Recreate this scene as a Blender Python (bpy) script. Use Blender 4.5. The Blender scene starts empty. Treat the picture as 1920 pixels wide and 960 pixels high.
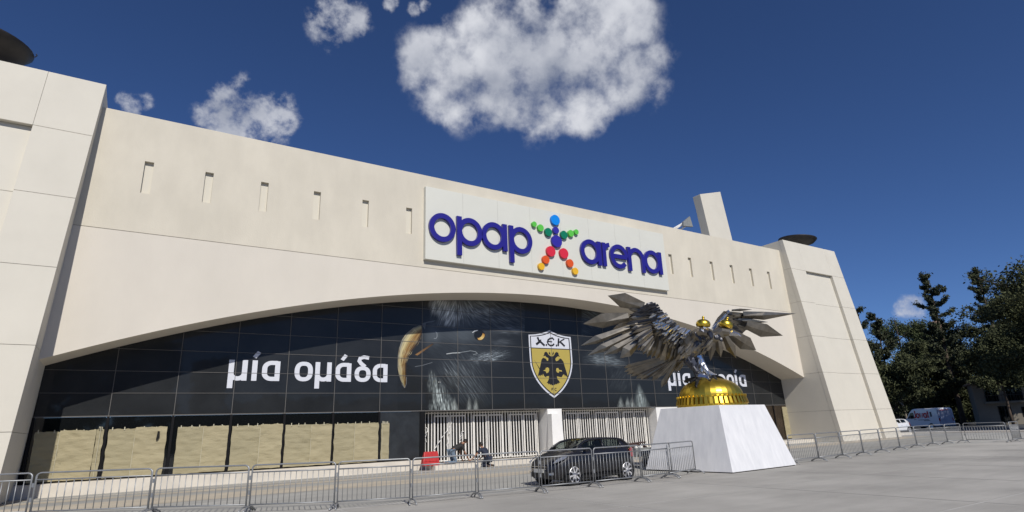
import bpy, bmesh, math, random
from mathutils import Vector, Matrix, noise
random.seed(7)
PI = math.pi
sc = bpy.context.scene
col = sc.collection

# ------------------------------------------------------------------ camera
CAM_F, CAM_H = 1087.9, 1.70
def cam_axes(yaw, pitch, roll):
    fwd = Vector((math.sin(yaw)*math.cos(pitch), math.cos(yaw)*math.cos(pitch), math.sin(pitch)))
    r = Vector((math.cos(yaw), -math.sin(yaw), 0)); u = r.cross(fwd)
    r2 = math.cos(roll)*r + math.sin(roll)*u; u2 = -math.sin(roll)*r + math.cos(roll)*u
    return r2, u2, fwd
AX_R, AX_U, AX_F = cam_axes(.5737, .2918, -.0388)
cd = bpy.data.cameras.new('camera'); cam = bpy.data.objects.new('camera', cd); col.objects.link(cam)
cd.sensor_width = 36; cd.lens = CAM_F/1920*36; cd.clip_start = .1; cd.clip_end = 6000
m = Matrix((AX_R, AX_U, -AX_F)).transposed().to_4x4(); m.translation = (0, 0, CAM_H)
cam.matrix_world = m; sc.camera = cam
def ray(px, py):
    return AX_R*((px-960)/CAM_F) - AX_U*((py-480)/CAM_F) + AX_F
def on_y(px, py, Y):            # survey a point of the photograph on the vertical plane at depth Y
    d = ray(px, py); t = Y/d.y; return Vector((d.x*t, Y, CAM_H+d.z*t))
def on_z(px, py, z=0.):         # ... and on the ground
    d = ray(px, py); t = (z-CAM_H)/d.z; return Vector((d.x*t, d.y*t, z))

# ------------------------------------------------------------------ light
SUN_EL, SUN_AZ = math.radians(40.5), math.radians(12)      # from the left of the facade normal
to_sun = Vector((-math.sin(SUN_AZ)*math.cos(SUN_EL), -math.cos(SUN_AZ)*math.cos(SUN_EL), math.sin(SUN_EL)))
sd = bpy.data.lights.new('sun', 'SUN'); sd.energy = 4.0; sd.angle = math.radians(.53); sd.color = (1, .955, .88)
so = bpy.data.objects.new('sun', sd); col.objects.link(so)
so.rotation_euler = to_sun.to_track_quat('Z', 'Y').to_euler()
sc.view_settings.view_transform = 'Standard'; sc.view_settings.look = 'None'
sc.view_settings.exposure = 0; sc.view_settings.gamma = 1; sc.view_settings.use_curve_mapping = False
sc.cycles.use_denoising = True; sc.cycles.max_bounces = 8

W = bpy.data.worlds.new('World'); sc.world = W; W.use_nodes = True
nt = W.node_tree; N, L = nt.nodes, nt.links; N.clear()
def node(t, **kw):
    n = N.new(t)
    for k, v in kw.items(): setattr(n, k, v)
    return n
def vmath(op, a, b=None):
    n = node('ShaderNodeVectorMath', operation=op)
    for i, v in enumerate((a, b)):
        if v is None: continue
        if hasattr(v, 'is_output'): L.new(v, n.inputs[i])
        else: n.inputs[i].default_value = v
    return n
def fmath(op, a, b=None, c=None, clamp=False):
    n = node('ShaderNodeMath', operation=op, use_clamp=clamp)
    for i, v in enumerate((a, b, c)):
        if v is None: continue
        if hasattr(v, 'is_output'): L.new(v, n.inputs[i])
        else: n.inputs[i].default_value = v
    return n.outputs[0]
sky = node('ShaderNodeTexSky', sky_type='NISHITA', sun_disc=False)
sky.sun_elevation = SUN_EL; sky.sun_rotation = math.radians(192)
sky.air_density = .75; sky.dust_density = .05; sky.ozone_density = 4.5; sky.altitude = 800
tc = node('ShaderNodeTexCoord')
dirn = vmath('NORMALIZE', tc.outputs['Generated']).outputs[0]
# clouds: round puffs (direction, angular radius) merged, their rim torn by fractal noise
puffs = [(820,110,75),(900,80,70),(985,65,90),(1080,70,95),(1150,45,80),(1188,55,50),(905,146,86),(1000,138,94),(1090,146,97),(1168,140,90),
         (1205,128,60),(850,165,75),(1015,208,58),(1102,200,62),(842,198,30),(950,198,44),(800,125,45),
         (628,45,40),(655,38,32),(608,50,24),
         (450,205,50),(420,222,44),(500,220,50),(470,240,50),(250,192,26),(232,186,16),(268,190,18),
         (776,18,12),(798,11,12),(733,2,15),(1710,574,26),(1690,577,20)]
cov = cov2 = None
for px, py, r in puffs:
    small = r < 55 and (px < 801 or px > 1500)
    d = ray(px, py).normalized(); d2 = ray(px+r, py).normalized(); rad = (d-d2).length*(1.25 if small else 1)
    q = vmath('DISTANCE', dirn, tuple(d)).outputs['Value']
    q = fmath('MULTIPLY_ADD', q, -1/rad, 1.0)
    if small: cov2 = q if cov2 is None else fmath('SMOOTH_MAX', cov2, q, .15)
    else: cov = q if cov is None else fmath('SMOOTH_MAX', cov, q, .22)
def fbm(vec, scale, detail, rough, dist=0.):
    n = node('ShaderNodeTexNoise'); n.inputs['Scale'].default_value = scale; n.inputs['Detail'].default_value = detail
    n.inputs['Roughness'].default_value = rough; n.inputs['Distortion'].default_value = dist; L.new(vec, n.inputs['Vector']); return n.outputs['Fac']
warp = vmath('ADD', dirn, (3.1, 1.7, .4)).outputs[0]
n1 = fbm(warp, 12, 8, .56)
n2 = fbm(vmath('ADD', warp, tuple(AX_U*.022-AX_R*.008)).outputs[0], 12, 6, .52)
n3 = fbm(warp, 7, 4, .5)
nf = fbm(warp, 30, 8, .6)
def layer(c, top, nz, amp, lo, hi):
    dens = fmath('ADD', fmath('MINIMUM', c, top), fmath('MULTIPLY', fmath('SUBTRACT', nz, .5), amp))
    mr = node('ShaderNodeMapRange', interpolation_type='SMOOTHSTEP'); L.new(dens, mr.inputs[0]); mr.inputs[1].default_value = lo; mr.inputs[2].default_value = hi
    ins = node('ShaderNodeMapRange'); L.new(c, ins.inputs[0]); ins.inputs[1].default_value = -.35; ins.inputs[2].default_value = .1
    return fmath('MULTIPLY', mr.outputs[0], ins.outputs[0], clamp=True)
nb_ = fmath('ADD', fmath('MULTIPLY', n1, .78), fmath('MULTIPLY', nf, .22))
alpha = fmath('MAXIMUM', fmath('MULTIPLY', layer(cov, .50, nb_, 2.9, -.08, .68), .97), fmath('MULTIPLY', layer(cov2, .42, nf, 2.5, -.02, .8), .82))
lit = fmath('MULTIPLY', fmath('SUBTRACT', n1, n2), 1.3)
shade = fmath('ADD', fmath('MULTIPLY', fmath('SUBTRACT', n3, .5), -1.9), fmath('ADD', lit, .64), clamp=True)
ramp = node('ShaderNodeValToRGB'); L.new(shade, ramp.inputs[0])
ramp.color_ramp.elements[0].position = .1; ramp.color_ramp.elements[0].color = (.30, .33, .41, 1)
ramp.color_ramp.elements[1].position = .95; ramp.color_ramp.elements[1].color = (.70, .715, .765, 1)
bg1 = node('ShaderNodeBackground'); bg2 = node('ShaderNodeBackground'); mixs = node('ShaderNodeMixShader'); out = node('ShaderNodeOutputWorld')
tint = node('ShaderNodeMix', data_type='RGBA', blend_type='MULTIPLY'); tint.inputs[0].default_value = 1; L.new(sky.outputs[0], tint.inputs[6]); tint.inputs[7].default_value = (.73, .90, 1.20, 1)
L.new(tint.outputs[2], bg1.inputs[0]); bg1.inputs[1].default_value = .068
L.new(ramp.outputs[0], bg2.inputs[0]); bg2.inputs[1].default_value = 1.0
L.new(alpha, mixs.inputs[0]); L.new(bg1.outputs[0], mixs.inputs[1]); L.new(bg2.outputs[0], mixs.inputs[2]); L.new(mixs.outputs[0], out.inputs[0])

# ------------------------------------------------------------------ helpers
class MB:
    """collects polygons, links them as ONE mesh object"""
    def __init__(s): s.v = []; s.f = []; s.mi = []; s.c = []
    def poly(s, pts, mi=0, c=None):
        n = len(s.v); s.v += [tuple(p) for p in pts]; s.f.append(tuple(range(n, n+len(pts)))); s.mi.append(mi); s.c.append(c)
    def idx(s, pts, faces, mi=0):
        n = len(s.v); s.v += [tuple(p) for p in pts]
        for f in faces: s.f.append(tuple(i+n for i in f)); s.mi.append(mi); s.c.append(None)
    def hexa(s, b, t, mi=0):     # bottom and top quads, both counter-clockwise seen from above
        s.idx(list(b)+list(t), [(3,2,1,0),(4,5,6,7),(0,1,5,4),(1,2,6,5),(2,3,7,6),(3,0,4,7)], mi)
    def box(s, x0, x1, y0, y1, z0, z1, mi=0):
        s.hexa([(x0,y0,z0),(x1,y0,z0),(x1,y1,z0),(x0,y1,z0)], [(x0,y0,z1),(x1,y0,z1),(x1,y1,z1),(x0,y1,z1)], mi)
    def prism(s, pts, d, mi=0):  # polygon in space pushed along d
        d = Vector(d); a = [Vector(p) for p in pts]; b = [p+d for p in a]; n = len(a)
        s.idx(a+b, [tuple(range(n)), tuple(range(2*n-1, n-1, -1))]+[(i, i+n, (i+1) % n+n, (i+1) % n) for i in range(n)], mi)
    def tube(s, pts, r, seg=6, mi=0, closed=False, cap=True):
        pts = [Vector(p) for p in pts]; n = len(pts); rs = r if isinstance(r, (list, tuple)) else [r]*n
        base = len(s.v); ref = None
        for i, p in enumerate(pts):
            if closed: d = pts[(i+1) % n]-pts[i-1]
            else: d = pts[min(i+1, n-1)]-pts[max(i-1, 0)]
            d.normalize()
            if ref is None: ref = d.orthogonal().normalized()
            ref = (ref-d*ref.dot(d)); ref = ref.normalized() if ref.length > 1e-6 else d.orthogonal().normalized()
            o = d.cross(ref)
            for k in range(seg):
                a = 2*PI*k/seg; s.v.append(tuple(p+(ref*math.cos(a)+o*math.sin(a))*rs[i]))
        for i in range(n if closed else n-1):
            j = (i+1) % n
            for k in range(seg):
                k2 = (k+1) % seg
                s.f.append((base+i*seg+k, base+i*seg+k2, base+j*seg+k2, base+j*seg+k)); s.mi.append(mi); s.c.append(None)
        if cap and not closed:
            s.f.append(tuple(base+k for k in reversed(range(seg)))); s.mi.append(mi); s.c.append(None)
            s.f.append(tuple(base+(n-1)*seg+k for k in range(seg))); s.mi.append(mi); s.c.append(None)
    def lathe(s, prof, c=(0,0,0), seg=24, mi=0, sx=1., sy=1.):
        base = len(s.v); c = Vector(c)
        for r, z in prof:
            for k in range(seg):
                a = 2*PI*k/seg; s.v.append((c.x+r*sx*math.cos(a), c.y+r*sy*math.sin(a), c.z+z))
        for i in range(len(prof)-1):
            for k in range(seg):
                k2 = (k+1) % seg
                s.f.append((base+i*seg+k, base+i*seg+k2, base+(i+1)*seg+k2, base+(i+1)*seg+k)); s.mi.append(mi); s.c.append(None)
        s.f.append(tuple(base+k for k in reversed(range(seg)))); s.mi.append(mi); s.c.append(None)
        s.f.append(tuple(base+(len(prof)-1)*seg+k for k in range(seg))); s.mi.append(mi); s.c.append(None)
    def build(s, name, mat, parent=None, smooth=False, loc=None, bevel=0.):
        me = bpy.data.meshes.new(name); me.from_pydata(s.v, [], s.f)
        mats = mat if isinstance(mat, (list, tuple)) else [mat]
        for mm in mats: me.materials.append(mm)
        me.polygons.foreach_set('material_index', s.mi)
        if any(c is not None for c in s.c):
            ca = me.color_attributes.new('Col', 'FLOAT_COLOR', 'CORNER')
            i = 0
            for p, c in zip(me.polygons, s.c):
                for k in range(len(p.vertices)): ca.data[i].color = (*(c or (0,0,0)), 1); i += 1
        if smooth: me.polygons.foreach_set('use_smooth', [True]*len(me.polygons))
        me.update()
        o = bpy.data.objects.new(name, me); col.objects.link(o)
        if parent: o.parent = parent
        if loc: o.location = loc
        if bevel:
            b = o.modifiers.new('bevel', 'BEVEL'); b.width = bevel; b.segments = 2; b.limit_method = 'ANGLE'
        return o
def tag(o, label=None, cat=None, group=None, kind=None):
    for k, v in (('label', label), ('category', cat), ('group', group), ('kind', kind)):
        if v: o[k] = v
    return o
def thing(name, label, cat, loc=(0,0,0), rz=0., group=None):
    o = bpy.data.objects.new(name, None); o.empty_display_size = .2; col.objects.link(o)
    o.location = loc; o.rotation_euler.z = rz; return tag(o, label, cat, group)
def kids(o): return [c for c in bpy.data.objects if c.parent == o]
def copy_tree(o, parent=None):
    c = o.copy(); col.objects.link(c)
    if parent: c.parent = parent
    for ch in kids(o): copy_tree(ch, c)
    return c

# ------------------------------------------------------------------ materials
MAT = {}
def mat(name, color, rough=.8, metal=0., var=.0, vscale=1., bump=0., bscale=30., coat=0., spec=.5, stretch=None, detail=4, c2=None, trans=0.):
    m = bpy.data.materials.new(name); m.use_nodes = True; t = m.node_tree; b = t.nodes['Principled BSDF']
    b.inputs['Base Color'].default_value = (*color, 1); b.inputs['Roughness'].default_value = rough; b.inputs['Metallic'].default_value = metal
    b.inputs['Coat Weight'].default_value = coat; b.inputs['Specular IOR Level'].default_value = spec; b.inputs['Coat Roughness'].default_value = .03
    vec = None
    if var or bump:
        g = t.nodes.new('ShaderNodeNewGeometry'); mp = t.nodes.new('ShaderNodeMapping'); t.links.new(g.outputs['Position'], mp.inputs[0])
        if stretch: mp.inputs['Scale'].default_value = stretch
        vec = mp.outputs[0]
    if var or c2:
        n = t.nodes.new('ShaderNodeTexNoise'); n.inputs['Scale'].default_value = vscale; n.inputs['Detail'].default_value = detail; n.inputs['Roughness'].default_value = .6
        t.links.new(vec, n.inputs['Vector'])
        r = t.nodes.new('ShaderNodeValToRGB'); t.links.new(n.outputs['Fac'], r.inputs[0])
        r.color_ramp.elements[0].position = .3; r.color_ramp.elements[1].position = .7
        k = c2 or tuple(min(1, x*(1+var)) for x in color)
        r.color_ramp.elements[0].color = (*[x*(1-var) for x in color], 1); r.color_ramp.elements[1].color = (*k, 1)
        t.links.new(r.outputs[0], b.inputs['Base Color'])
    if bump:
        n = t.nodes.new('ShaderNodeTexNoise'); n.inputs['Scale'].default_value = bscale; n.inputs['Detail'].default_value = 5
        t.links.new(vec, n.inputs['Vector']); bp = t.nodes.new('ShaderNodeBump'); bp.inputs['Strength'].default_value = bump; bp.inputs['Distance'].default_value = .05
        t.links.new(n.outputs['Fac'], bp.inputs['Height']); t.links.new(bp.outputs[0], b.inputs['Normal'])
    MAT[name] = m; return m
def vcol(m):
    t = m.node_tree; a = t.nodes.new('ShaderNodeVertexColor'); a.layer_name = 'Col'; t.links.new(a.outputs[0], t.nodes['Principled BSDF'].inputs['Base Color']); return m
mat('stucco', (.60,.555,.462), .9, var=.07, vscale=.45, bump=.12, bscale=18, stretch=(1,1,.7), detail=9)
mat('slot_back', (.62,.585,.50), .9); mat('render', (.625,.58,.505), .9, var=.03, vscale=.35, bump=.06, bscale=14, detail=8)
mat('panel', (.605,.572,.495), .85, var=.03, vscale=.6, bump=.04, bscale=10, detail=8)
mat('core', (.25,.24,.22), .9)
mat('film', (.017,.0185,.020), .35, var=.25, vscale=.7, coat=.28, spec=.2)
mat('glass', (.006,.007,.008), .04, spec=.8)
mat('brown_glass', (.035,.024,.015), .12, var=.5, vscale=1.5, spec=.6)
mat('dark_panel', (.022,.025,.028), .35, var=.35, vscale=2)
mat('alu', (.13,.125,.12), .5, spec=.1)
mat('black_frame', (.008,.008,.009), .5, spec=.15)
mat('white_paint', (.78,.77,.75), .5, var=.03, vscale=2)
mat('slat', (.72,.70,.66), .5, var=.06, vscale=3)
mat('dark_void', (.006,.006,.006), .9)
mat('paper', (.315,.277,.172), .8, var=.07, vscale=1.3, bump=.9, bscale=3.0, stretch=(.7,1,2.0))
mat('tape', (.46,.43,.32), .5); mat('paper_b', (.345,.30,.185), .8, var=.06, vscale=1.3, bump=.9, bscale=3.4, stretch=(.7,1,1.7))
mat('board', (.62,.618,.555), .55, var=.02, vscale=.8)
mat('purple', (.018,.013,.21), .35, coat=.2)
for nm, c in (('sky_blue',(.0,.22,.72)),('navy',(.028,.02,.30)),('light_green',(.10,.50,.06)),('dark_green',(.0,.17,.09)),('red',(.62,.02,.045)),('orange',(.66,.085,.01)),('yellow',(.75,.42,.015))): mat(nm, c, .4)
mat('print_white', (.62,.64,.70), .5); mat('crest_white', (.60,.62,.68), .5); mat('crest_yellow', (.42,.33,.075), .5); mat('crest_black', (.010,.010,.012), .5)
vcol(mat('mural', (.1,.1,.1), .35, coat=.28, spec=.2))
mat('marble', (.70,.705,.725), .4, var=.07, vscale=1.6, stretch=(2.6,2.6,.45), detail=12, c2=(.78,.78,.79))
mat('gold', (.74,.52,.07), .37, metal=1)
mat('steel', (.235,.212,.175), .36, metal=.85, var=.25, vscale=3)
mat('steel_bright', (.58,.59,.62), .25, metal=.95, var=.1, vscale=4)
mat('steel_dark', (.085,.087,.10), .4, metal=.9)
mat('claw', (.03,.03,.03), .3, metal=.6)
mat('galv', (.33,.34,.35), .5, metal=.65, var=.12, vscale=6)
mat('car_paint', (.012,.012,.015), .35, metal=.2, coat=.6)
mat('car_glass', (.01,.013,.014), .03, spec=.8)
def see_through(m, tr):     # thin tinted window sheet
    t = m.node_tree; o = t.nodes['Material Output']; b = t.nodes['Principled BSDF']; x = t.nodes.new('ShaderNodeMixShader'); tp_ = t.nodes.new('ShaderNodeBsdfTransparent'); tp_.inputs[0].default_value = (*tr, 1)
    x.inputs[0].default_value = .45; t.links.new(tp_.outputs[0], x.inputs[1]); t.links.new(b.outputs[0], x.inputs[2]); t.links.new(x.outputs[0], o.inputs[0])
see_through(MAT['car_glass'], (.62,.68,.65))
mat('plastic', (.012,.012,.013), .5); mat('tyre', (.014,.014,.014), .85)
mat('alloy', (.62,.62,.64), .35, metal=.35); mat('lamp', (.30,.32,.36), .1, metal=.5, coat=1.)
mat('plate', (.5,.5,.48), .5); mat('chrome', (.6,.6,.6), .15, metal=1)
mat('white_car', (.70,.71,.74), .3, coat=.8, var=.01); mat('tail_red', (.3,.01,.012), .2, coat=1.)
mat('van_text', (.55,.02,.02), .5); mat('text_dark', (.05,.05,.06), .5)
mat('bowl', (.014,.011,.010), .55, var=.4, vscale=3)
mat('skin', (.30,.15,.09), .55); mat('hair', (.012,.009,.007), .6); mat('shirt', (.022,.021,.022), .8, bump=.3, bscale=12); mat('navy_cloth', (.018,.024,.045), .8, bump=.3, bscale=12)
mat('jeans', (.14,.19,.25), .85, var=.2, vscale=9, bump=.3, bscale=14); mat('shoe', (.05,.045,.04), .7)
mat('red_plastic', (.46,.028,.028), .42, var=.12, vscale=5)
mat('rust', (.06,.03,.025), .7, var=.3, vscale=8); mat('grey_metal', (.22,.23,.23), .5, var=.15, vscale=5)
mat('concrete', (.41,.393,.36), .9, var=.18, vscale=.28, bump=.15, bscale=30, detail=12)
mat('road', (.37,.362,.335), .95, var=.13, vscale=.5, bump=.2, bscale=25, stretch=(.35,1.6,1), detail=10)
mat('dust', (.46,.405,.32), .95, var=.14, vscale=.9, stretch=(.3,1.4,1), detail=9)
mat('joint', (.43,.42,.395), .95, var=.1, vscale=2); mat('kerb', (.64,.59,.51), .85, var=.07, vscale=1.4, detail=8)
mat('asphalt', (.075,.077,.08), .95, var=.15, vscale=.6); mat('earth', (.085,.075,.05), .95, var=.3, vscale=.4)
mat('bark', (.085,.062,.045), .95, var=.35, vscale=6); mat('pale_bark', (.20,.175,.14), .95, var=.3, vscale=5)
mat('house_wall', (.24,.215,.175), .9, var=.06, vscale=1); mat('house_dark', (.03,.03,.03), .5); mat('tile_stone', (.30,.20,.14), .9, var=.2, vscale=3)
def leaf(name, c, d):
    m = mat(name, c, .85, var=.0, spec=.12); t = m.node_tree; b = t.nodes['Principled BSDF']
    oi = t.nodes.new('ShaderNodeNewGeometry'); r = t.nodes.new('ShaderNodeValToRGB'); t.links.new(oi.outputs['Random Per Island'], r.inputs[0])
    r.color_ramp.elements[0].color = (*c, 1); r.color_ramp.elements[1].color = (*d, 1); t.links.new(r.outputs[0], b.inputs['Base Color'])
leaf('leaf_dark', (.034,.040,.020), (.105,.115,.058)); leaf('leaf_olive', (.045,.060,.026), (.120,.140,.066)); leaf('leaf_fir', (.030,.037,.022), (.090,.098,.058))
mat('van_rear_shade', (.30,.33,.43), .3, coat=.5); mat('wood', (.03,.036,.02), .9)  # van rear doors: bluish shade put into the colour of the white van

def blotch(m, scale, lo, hi, stretch=(1,1,1)):      # broad stains multiplied over a base colour
    t = m.node_tree; b = t.nodes['Principled BSDF']; src = b.inputs['Base Color'].links[0].from_socket
    g = t.nodes.new('ShaderNodeNewGeometry'); mp = t.nodes.new('ShaderNodeMapping'); mp.inputs['Scale'].default_value = stretch; mp.inputs['Rotation'].default_value = (0, 0, .35); t.links.new(g.outputs['Position'], mp.inputs[0])
    n = t.nodes.new('ShaderNodeTexNoise'); n.inputs['Scale'].default_value = scale; n.inputs['Detail'].default_value = 6; n.inputs['Roughness'].default_value = .65; t.links.new(mp.outputs[0], n.inputs['Vector'])
    r = t.nodes.new('ShaderNodeMapRange'); t.links.new(n.outputs['Fac'], r.inputs[0]); r.inputs[1].default_value = .35; r.inputs[2].default_value = .65; r.inputs[3].default_value = lo; r.inputs[4].default_value = hi
    x = t.nodes.new('ShaderNodeMix'); x.data_type = 'RGBA'; x.blend_type = 'MULTIPLY'; x.inputs[0].default_value = 1; t.links.new(src, x.inputs[6]); t.links.new(r.outputs[0], x.inputs[7]); t.links.new(x.outputs[2], b.inputs['Base Color'])
blotch(MAT['concrete'], .09, .80, 1.04, (.55,1.5,1)); blotch(MAT['concrete'], 1.6, .93, 1.03, (.3,1.6,1)); blotch(MAT['road'], .5, .86, 1.05, (.25,1.6,1)); blotch(MAT['kerb'], .9, .9, 1.03)
blotch(MAT['stucco'], 1.3, .965, 1.015, (1.3,1,.35)); blotch(MAT['render'], 1.0, .98, 1.01, (1.2,1,.4)); blotch(MAT['panel'], .7, .975, 1.01, (1,1,.5))
# ------------------------------------------------------------------ ground
def structure(name, mb, m, **k):
    o = mb.build(name, m, **k); o['kind'] = 'structure'; return o
g = MB(); g.poly([(-900,-700,-.02),(1500,-700,-.02),(1500,1500,-.02),(-900,1500,-.02)]); structure('ground', g, MAT['earth'])
g = MB(); g.poly([(-60,-45,-.003),(64,-45,-.003),(64,13.9,-.003),(-60,17.5,-.003)]); plaza = structure('plaza', g, MAT['joint'])
slab = None                       # cast concrete slabs about 4.85 m square, pale dust in the open joints
xs = [14.33+4.87*k for k in range(-4, 10)]; ys = [10.42-4.88*k for k in range(-1, 4)]
for j in range(len(ys)-1):
    for i in range(len(xs)-1):
        y1, y0 = ys[j], ys[j+1]
        if slab is None:
            b = MB(); b.box(-2.40, 2.40, -2.405, 2.405, -.002, 0); slab = b.build('slab', MAT['concrete'], plaza)
        s = slab if (i, j) == (0, 0) else slab.copy()
        if (i, j) != (0, 0): col.objects.link(s); s.parent = plaza
        s.location = ((xs[i]+xs[i+1])/2, (y0+y1)/2, random.uniform(0, .002))
g = MB()
for x0, x1, y0, y1 in ((-60,14.28-4*4.87,-45,17.0), (14.33+9*4.87,64,-45,14), (-5.15,58.2,-45,10.42-3*4.88)): g.poly([(x0,y0,.0015),(x1,y0,.0015),(x1,y1,.0015),(x0,y1,.0015)])
structure('plaza_concrete', g, MAT['concrete'])
g = MB(); g.poly([(-60,14.2,-.013),(90,13.2,-.013),(90,28.6,-.013),(-60,28.6,-.013)]); structure('service_road', g, MAT['road'])
def strip(name, pts, z, m, w=0.12):       # irregular sheet with a wavering edge
    g = MB(); n = 60; lo, hi = pts
    def edge(P, t):
        X0, X1 = P[0][0], P[-1][0]; X = X0+(X1-X0)*t
        for a, b in zip(P, P[1:]):
            if a[0] <= X <= b[0]: y = a[1]+(b[1]-a[1])*(X-a[0])/(b[0]-a[0]); break
        return X, y+w*noise.noise((X*.7, y*3, z*500))+w*.6*noise.noise((X*2.3, y*3, 7))
    A = [edge(lo, i/n) for i in range(n+1)]; B = [edge(hi, i/n) for i in range(n+1)]
    for i in range(n): g.poly([(*A[i], z), (*A[i+1], z), (*B[i+1], z), (*B[i], z)])
    return structure(name, g, m)
strip('sand_strip', ([(-12,22.2),(6,21.4),(11,20.7),(30,22.4),(56,23.6)], [(-12,24.6),(6,23.7),(12,22.4),(30,24.4),(56,26)]), -.008, MAT['dust'], .5)
strip('sand_patch', ([(-6,25.6),(2,25.2),(16,24.6),(40,26.2)], [(-6,26.2),(2,26),(16,25.2),(40,27)]), -.006, MAT['dust'], .35)
strip('gutter', ([(-14,27.35),(16,26.2),(46,26.6)], [(-14,27.6),(16,26.45),(46,26.85)]), -.005, MAT['kerb'], .03)
strip('gutter_seam', ([(-14,27.28),(16,26.13),(46,26.53)], [(-14,27.33),(16,26.18),(46,26.58)]), -.004, MAT['asphalt'], .02)
g = MB(); g.poly([(64.5,-30,-.012),(400,-30,-.012),(400,90,-.012),(64.5,90,-.012)]); structure('street', g, MAT['asphalt'])
g = MB(); g.box(62.6, 64.4, -30, 30, -.05, .12); structure('street_kerb', g, MAT['kerb'])

# ------------------------------------------------------------------ arena
YW, YG = 27.0, 29.0
arena = thing('arena_building', 'long cream stadium front with an arched dark glass wall between two sloping pylons', 'building', (20.7, 29, 0))
def part(name, mb, m, parent=None, **k):
    o = mb.build(name, m, **k); p = parent or arena; o.parent = p
    o.matrix_parent_inverse = Matrix.Translation(-Vector(p.matrix_world.translation if p is not arena else (20.7,29,0))) if p is arena else Matrix.Identity(4)
    return o
def sub(name, mb, m, parent, **k):          # a piece of a part whose own origin is the world's
    o = mb.build(name, m, parent, **k); return o
ZJ, ZT = 10.02, 15.28
# upper band with twelve blind slots
u = MB(); W2 = .335; z0, z1, dep = 11.76, 13.2, .155
slots = [-.86, 1.43, 3.74, 6.14, 8.55, 10.91, 30.55, 32.55, 34.9, 37.2, 39.53, 41.82]
for za, zb in ((ZJ+.012, z0), (z1, ZT)): u.poly([(-4.2,YW,za),(45.6,YW,za),(45.6,YW,zb),(-4.2,YW,zb)])
xx = -4.2
for s in slots+[45.6]:
    u.poly([(xx,YW,z0),(s,YW,z0),(s,YW,z1),(xx,YW,z1)]); xx = s+W2
    if s == 45.6: break
    y2 = YW+dep; e = s+W2
    u.poly([(s,y2,z0),(e,y2,z0),(e,y2,z1),(s,y2,z1)], 1); u.poly([(s,YW,z0),(s,y2,z0),(s,y2,z1),(s,YW,z1)]); u.poly([(e,YW,z1),(e,y2,z1),(e,y2,z0),(e,YW,z0)])
    u.poly([(s,YW,z1),(s,y2,z1),(e,y2,z1),(e,YW,z1)]); u.poly([(s,YW,z0),(e,YW,z0),(e,y2,z0),(s,y2,z0)])
u.poly([(-4.2,YW,ZT),(45.6,YW,ZT),(45.6,YW+2.4,ZT),(-4.2,YW+2.4,ZT)]); u.poly([(-4.2,YW+2.4,ZJ),(-4.2,YW+2.4,ZT),(45.6,YW+2.4,ZT),(45.6,YW+2.4,ZJ)])
u.poly([(-4.2,YW,ZJ+.012),(-4.2,YW+2.4,ZJ+.012),(45.6,YW+2.4,ZJ+.012),(45.6,YW,ZJ+.012)])
part('upper_wall', u, [MAT['stucco'], MAT['slot_back']])
# spandrel over the arch
def arch(x): return 9.2-(66.4-math.sqrt(66.4**2-(x-20.7)**2))
a = MB(); n = 96; X = [-3.6+(45.1+3.6)*i/n for i in range(n+1)]
for p, q in zip(X, X[1:]):
    a.poly([(p,YW,arch(p)),(q,YW,arch(q)),(q,YW,ZJ-.012),(p,YW,ZJ-.012)])
    a.poly([(p,YW,arch(p)),(p,YG,arch(p)),(q,YG,arch(q)),(q,YW,arch(q))])
    a.poly([(p,YG,arch(p)),(p,YG,ZJ),(q,YG,ZJ),(q,YG,arch(q))])
a.poly([(X[0],YW,ZJ-.012),(X[-1],YW,ZJ-.012),(X[-1],YG,ZJ-.012),(X[0],YG,ZJ-.012)])
part('arch_wall', a, MAT['render'])
g = MB(); g.box(-4, 45.4, YW+.05, YW+.3, ZJ-.05, ZJ+.05); part('joint_backing', g, MAT['core'])

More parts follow.
